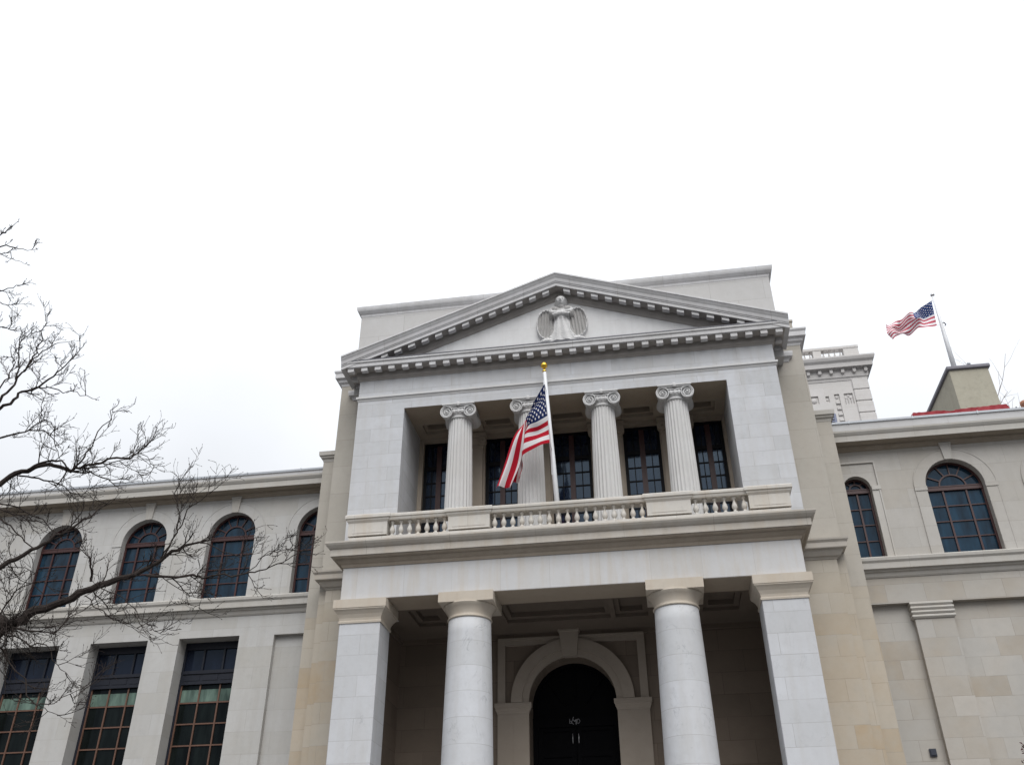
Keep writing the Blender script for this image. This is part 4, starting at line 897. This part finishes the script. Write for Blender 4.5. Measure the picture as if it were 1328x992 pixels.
# ------------------------------------------------------------------ red tarpaulin and terracotta pot on the wing parapet
bm = nb(); rnd = random.Random(5); rings = []
for i in range(40):
    x = 10.62+2.86*i/39; zt2 = 15.955+.018*rnd.random()+.02*math.sin(x*3)+(.02 if x > 11.9 else -.015); y = 3.56+.012*math.sin(x*7)
    if i in (0, 39): zt2 = 15.88
    rings.append([(x, y-.02, 15.80), (x, y-.03-.02*rnd.random(), zt2-.05), (x, y+.06, zt2), (x, y+.22, zt2-.02*rnd.random()), (x, y+.45, zt2-.06), (x, y+.5, 15.80)])
loft(bm, rings); tag(obj('tarpaulin', bm, M['tarp'], at=(12, 3.8, 15.8)), 'crumpled red tarpaulin lying along the right wing parapet', 'tarpaulin')
pt_ = empty('chimney_pot', (14.1, 3.8, 15.80), 'small orange clay pot on the right wing parapet', 'chimney pot')
bm = nb(); lathe(bm, [(.10, 0), (.13, .02), (.14, .2), (.17, .22), (.17, .33), (.13, .34), (.12, .25)], 14.1, 3.8, 18, 15.80); obj('pot', bm, M['terracotta'], pt_, smooth=True, at=(14.1, 3.8, 15.8))
bm = nb(); box(bm, 13.93, 14.27, 3.63, 3.97, 15.79, 15.83); tube(bm, [(13.78, 3.8, 15.78, .02), (13.78, 3.8, 15.98, .02)], 6); obj('base', bm, M['plate'], pt_, at=(14.1, 3.8, 15.8))

# ------------------------------------------------------------------ tower far behind the right wing
YT = 30.0
T = empty('tower_building', (13, YT, 0), 'grey ornate stone tower with rooftop balustrade behind the right wing', 'tower')
bm = nb(); panel(bm, 6.0, 16.1, 0, 33.4, [(13.28, 13.86, 31.62, 32.22), (14.30, 14.52, 31.7, 32.15), (14.85, 15.17, 30.2, 32.25), (15.45, 16.0, 31.45, 32.25)], .09, lambda u, v, d: (u, YT+d, v), back=True)
box(bm, 6.0, 17.0, YT+.3, YT+10, 0, 33.3)
TW = obj('wall', bm, M['far'], T)
bm = nb(); z = 33.3
while z > 2: box(bm, 16.1, 17.12, YT-.08, YT+.9, z-.83, z-.03); z -= .86
box(bm, 16.12, 17.05, YT-.03, YT+.85, 0, 33.3); obj('quoins', bm, M['far'], T, bev=.04)
bm = nb(); sweep(bm, [(6, YT), (17.1, YT), (17.1, YT+10)], [(-.3, 33.2), (.03, 33.2), (.06, 33.35), (.12, 33.42), (.14, 33.6), (.14, 33.95), (.45, 34.0), (.48, 34.3), (.6, 34.45), (.66, 34.62), (.66, 34.72), (-.3, 34.8)])
TC = obj('cornice', bm, M['far_dark'], T)
x = 6.3; bk = None
while x < 17.2:
    if bk is None:
        bm = nb(); box(bm, -.10, .10, -.08, .12, -.10, .175); ball(bm, (0, .02, -.10), .10, 1, 1.1, .8, 8)
        bk = obj('bracket', bm, M['far_dark'], T, at=(x, YT-.22, 33.795), local=True)
    else: dup(bk, T, (x, YT-.22, 33.795))
    x += .72
bm = nb()
for k in range(4): box(bm, 14.88, 15.14, YT+.01, YT+.08, 30.3+k*.42, 30.45+k*.42)
for xx, zz, r in ((13.57, 31.9, .2), (14.41, 31.92, .1), (15.0, 32.05, .12), (15.58, 31.95, .12), (15.85, 31.95, .12), (15.72, 32.1, .1)): ball(bm, (xx, YT+.10, zz), r, 1, .6, 1, 10)
for xx in (15.55, 15.72, 15.89): box(bm, xx-.05, xx+.05, YT+.03, YT+.085, 31.46, 31.85)
obj('carved_ornament', bm, M['far_dark'], T)
bm = nb()
for a, b in ((6, 11.0), (14.1, 14.62), (16.05, 17.0)): box(bm, a, b, YT-.05, YT+.45, 34.75, 35.85)
box(bm, 6, 17.0, YT-.04, YT+.4, 34.75, 34.92); box(bm, 6, 17.03, YT-.08, YT+.44, 35.66, 35.84)
TB = obj('roof_balustrade', bm, M['far'], T, at=(12, YT, 34.75))
tp = None
for a, b, n in ((11.0, 14.1, 9), (14.62, 16.05, 4)):
    for i in range(n):
        x = a+(b-a)*(i+.5)/n
        if tp is None:
            bm = nb(); lathe(bm, [(.07, 0), (.07, .06), (.04, .09), (.09, .26), (.08, .36), (.035, .55), (.035, .64), (.06, .67), (.06, .745)], 0, 0, 8)
            tp = obj('baluster', bm, M['far'], TB, at=(x, YT+.17, 34.918), local=True)
        else: dup(tp, TB, (x, YT+.17, 34.918))

# ------------------------------------------------------------------ bare trees
def grow(bm, p, d, length, r, depth, rnd, droop=.0, upb=.25, seg=4):
    """zig-zag twig with side twigs; every point is real 3-D wood"""
    pts = [(*p, r)]; pos = Vector(p); dr = Vector(d).normalized(); kids = []
    for i in range(seg):
        j = Vector((rnd.gauss(0, 1), rnd.gauss(0, 1), rnd.gauss(0, 1)))*.17
        dr = (dr+j+Vector((0, 0, upb*.18-droop*.1))).normalized(); pos = pos+dr*(length/seg)
        rr = r*(1-.55*(i+1)/seg); pts.append((*pos, rr))
        if depth > 0:
            for _ in range(1 if rnd.random() < .8 else (0 if rnd.random() < .6 else 2)): kids.append((pos.copy(), dr.copy(), rr))
    tube(bm, pts, 5 if r > .012 else 4)
    for q, dd, rr in kids:
        side = Vector((rnd.gauss(0, 1), rnd.gauss(0, 1), rnd.gauss(0, 1)+upb)).normalized()
        nd = (dd*.85+side*.62).normalized()
        grow(bm, q, nd, length*rnd.uniform(.38, .72), max(rr*.68, .0048), depth-1, rnd, droop, upb, 3 if depth < 2 else 4)
    if depth == 0:   # swollen buds at the tips
        e = pos; tube(bm, [(*(e-dr*.012), .0042), (*e, .0065), (*(e+dr*.014), .003)], 4)
def limb(bm, pts, rnd, n_tw, depth=2, upb=.3, first=.0, lmul=1.0):
    # wobble the limb between its traced points
    V = [Vector(p[:3]) for p in pts]; out = []
    for i in range(len(V)-1):
        for k in range(3):
            t = k/3; w = (V[i+1]-V[i]).length*.06
            out.append((*(V[i]*(1-t)+V[i+1]*t+(Vector((rnd.gauss(0, w), rnd.gauss(0, w), rnd.gauss(0, w))) if k else Vector())), (pts[i][3]*(1-t)+pts[i+1][3]*t)*rnd.uniform(.92, 1.1)))
    out.append(pts[-1]); tube(bm, out, 8 if pts[0][3] > .04 else 6)
    L = sum((b-a).length for a, b in zip(V, V[1:]))
    for i in range(n_tw):
        t = first+(1-first)*((i+rnd.random())/n_tw); s = t*(len(V)-1); k = min(int(s), len(V)-2); f = s-k
        p = V[k]*(1-f)+V[k+1]*f; d = (V[k+1]-V[k]).normalized(); r = pts[k][3]*(1-f)+pts[k+1][3]*f
        side = Vector((rnd.gauss(0, 1), rnd.gauss(0, .9), rnd.gauss(0, 1)+upb)).normalized()
        grow(bm, p, (d*.7+side*.8), rnd.uniform(.25, .62)*lmul, min(max(r*.55, .0085), .014), depth, rnd, 0, upb)
    grow(bm, V[-1], (V[-1]-V[-2]), .22*lmul, max(pts[-1][3]*.9, .004), 1, rnd, 0, upb)
rnd = random.Random(11)
TR = Vector((-13.9, -9.7, 0))
tree = empty('bare_tree', TR, 'dark leafless tree reaching twiggy branches in from the left edge', 'tree')
bm = nb()
trunk = [(-13.9, -9.7, .1, .40), (-13.88, -9.7, .6, .30), (-13.85, -9.72, 2, .26), (-13.8, -9.75, 3.8, .245), (-13.9, -9.8, 5.2, .22), (-14.1, -9.9, 7.5, .19), (-14.5, -10, 10, .15), (-14.8, -10.1, 12.5, .11), (-14.9, -10.2, 15, .07), (-15.0, -10.2, 17, .03)]
tube(bm, trunk, 14); obj('trunk', bm, M['bark'], tree, smooth=True, at=TR)
def on_trunk(z):
    for a, b in zip(trunk, trunk[1:]):
        if a[2] <= z <= b[2]:
            t = (z-a[2])/(b[2]-a[2]); return tuple(a[i]+(b[i]-a[i])*t for i in range(4))
    return trunk[-1]
bm = nb()
for P in LIMBS:
    x, y, z, r = P[0]
    pts = list(P); L = sum((Vector(a[:3])-Vector(b[:3])).length for a, b in zip(P, P[1:]))
    if x < -9.35 and r > .0 and (P[0][0]+P[0][1]*.0) < P[1][0]:      # starts beyond the picture edge: join it to the trunk
        tz = max(2.5, z-abs(x-TR.x)*.35); tx, ty, tz_, tr_ = on_trunk(tz)
        pts = [(tx, ty, tz, min(tr_*.7, r*1.5)), ((tx+x)/2, (ty+y)/2+.05, (tz+z)/2-.12, r*1.2)]+pts
    if len(pts) > len(P):
        a0, a1, a2 = (Vector(q[:3]) for q in pts[:3])
        for k in range(7):
            t = .25+.7*rnd.random(); q = a0.lerp(a1, t*2) if t < .5 else a1.lerp(a2, t*2-1)
            grow(bm, q, (a2-a0).normalized()*.6+Vector((rnd.gauss(0, .5), rnd.gauss(0, .6), rnd.gauss(.2, .6))), rnd.uniform(.3, .6), .010, 2, rnd, 0, .35)
    thick = r > .03
    hi = z > 11.2
    limb(bm, pts, rnd, (int(L*1.1)+1) if hi else int(L*((2.6 if z > 8.6 else 3.3) if not thick else 3.0))+2, depth=2, upb=.35, first=.55 if len(pts) > len(P) else .08, lmul=.36 if z > 12.8 else (.60 if z > 10.2 else (.80 if z > 8.6 else .88)))
# the dense knot of shoots where the lowest limb meets the frame edge
jx = Vector((-8.62, -9.0, 6.47))
for i in range(34):
    d = Vector((rnd.uniform(-.6, 1), rnd.gauss(0, .6), rnd.uniform(-1, .7))); grow(bm, jx+Vector((rnd.uniform(-.25, .2), rnd.gauss(0, .12), rnd.uniform(-.2, .12))), d, rnd.uniform(.3, .75), rnd.uniform(.006, .012), 2, rnd, .5, 0)
ball(bm, jx+Vector((-.1, 0, -.04)), .17, 1.2, 1, 1, 12)
crown = obj('branches', bm, M['bark'], tree, at=TR)

# far bare tree top behind the right wing
TF = Vector((17.9, 16.6, 0)); ft = empty('bare_tree', TF, 'pale thin bare tree behind the right wing roof', 'tree')
bm = nb(); tube(bm, [(17.9, 16.6, 0, .3), (17.9, 16.6, 10, .2), (18.2, 16.6, 19, .08)], 10); obj('trunk', bm, M['far_bark'], ft, at=TF)
bm = nb(); r2 = random.Random(4)
grow(bm, (18.2, 16.6, 19), (-.05, 0, 1), 5.0, .05, 2, r2, 0, .8, 7); grow(bm, (18.2, 16.6, 20), (.5, 0, .5), 2.6, .03, 1, r2, 0, .5, 6)
for k in range(4): grow(bm, (18.2, 16.6, 20.5+k*.4), (r2.uniform(.0, 1), 0, r2.uniform(.1, .6)), 1.5, .02, 1, r2, 0, .4, 5)
obj('branches', bm, M['far_bark'], ft, at=TF)

# dark red leaved shrub at the right edge
SR = Vector((11.0, 1.5, .14)); sh = empty('red_leaf_shrub', SR, 'dark red leaved shrub at the lower right edge by the wing', 'shrub')
bm = nb(); tube(bm, [(11, 1.5, .14, .07), (10.95, 1.5, 2, .05), (10.9, 1.5, 4, .035), (10.55, 1.5, 5.6, .012)], 8)
for k in range(9): grow(bm, (10.95, 1.5, 1.6+k*.3), (abs(r2.gauss(0, .8)), r2.gauss(0, .6), 1), .8, .018, 1, r2, 0, .5)
obj('stem', bm, M['bark'], sh, at=SR)
bm = nb()
def leaf(c, s):
    a = Vector((r2.gauss(0, 1), r2.gauss(0, 1), r2.gauss(0, 1))).normalized(); b = a.orthogonal().normalized(); n_ = a.cross(b)*.2
    c = Vector(c); pts = [c-a*s, c-a*.2*s+b*s*.5+n_*s, c+a*s, c-a*.2*s-b*s*.5+n_*s]; bm.faces.new([bm.verts.new(p) for p in pts])
for i in range(1500):
    z = r2.uniform(2.2, 5.7); w = .85*math.sin(math.pi*min(1, (z-1.6)/4.4))**.7
    leaf((11.25+r2.gauss(0, .42)*w, 1.5+r2.gauss(0, .45)*w, z), r2.uniform(.05, .09))
for c in ((10.38, 1.5, 5.42), (10.42, 1.5, 5.78), (10.45, 1.5, 5.6)):
    for i in range(16): leaf((c[0]+r2.gauss(0, .05), c[1]+r2.gauss(0, .05), c[2]+r2.gauss(0, .06)), .055)
obj('leaves', bm, M['redleaf'], sh, at=SR)
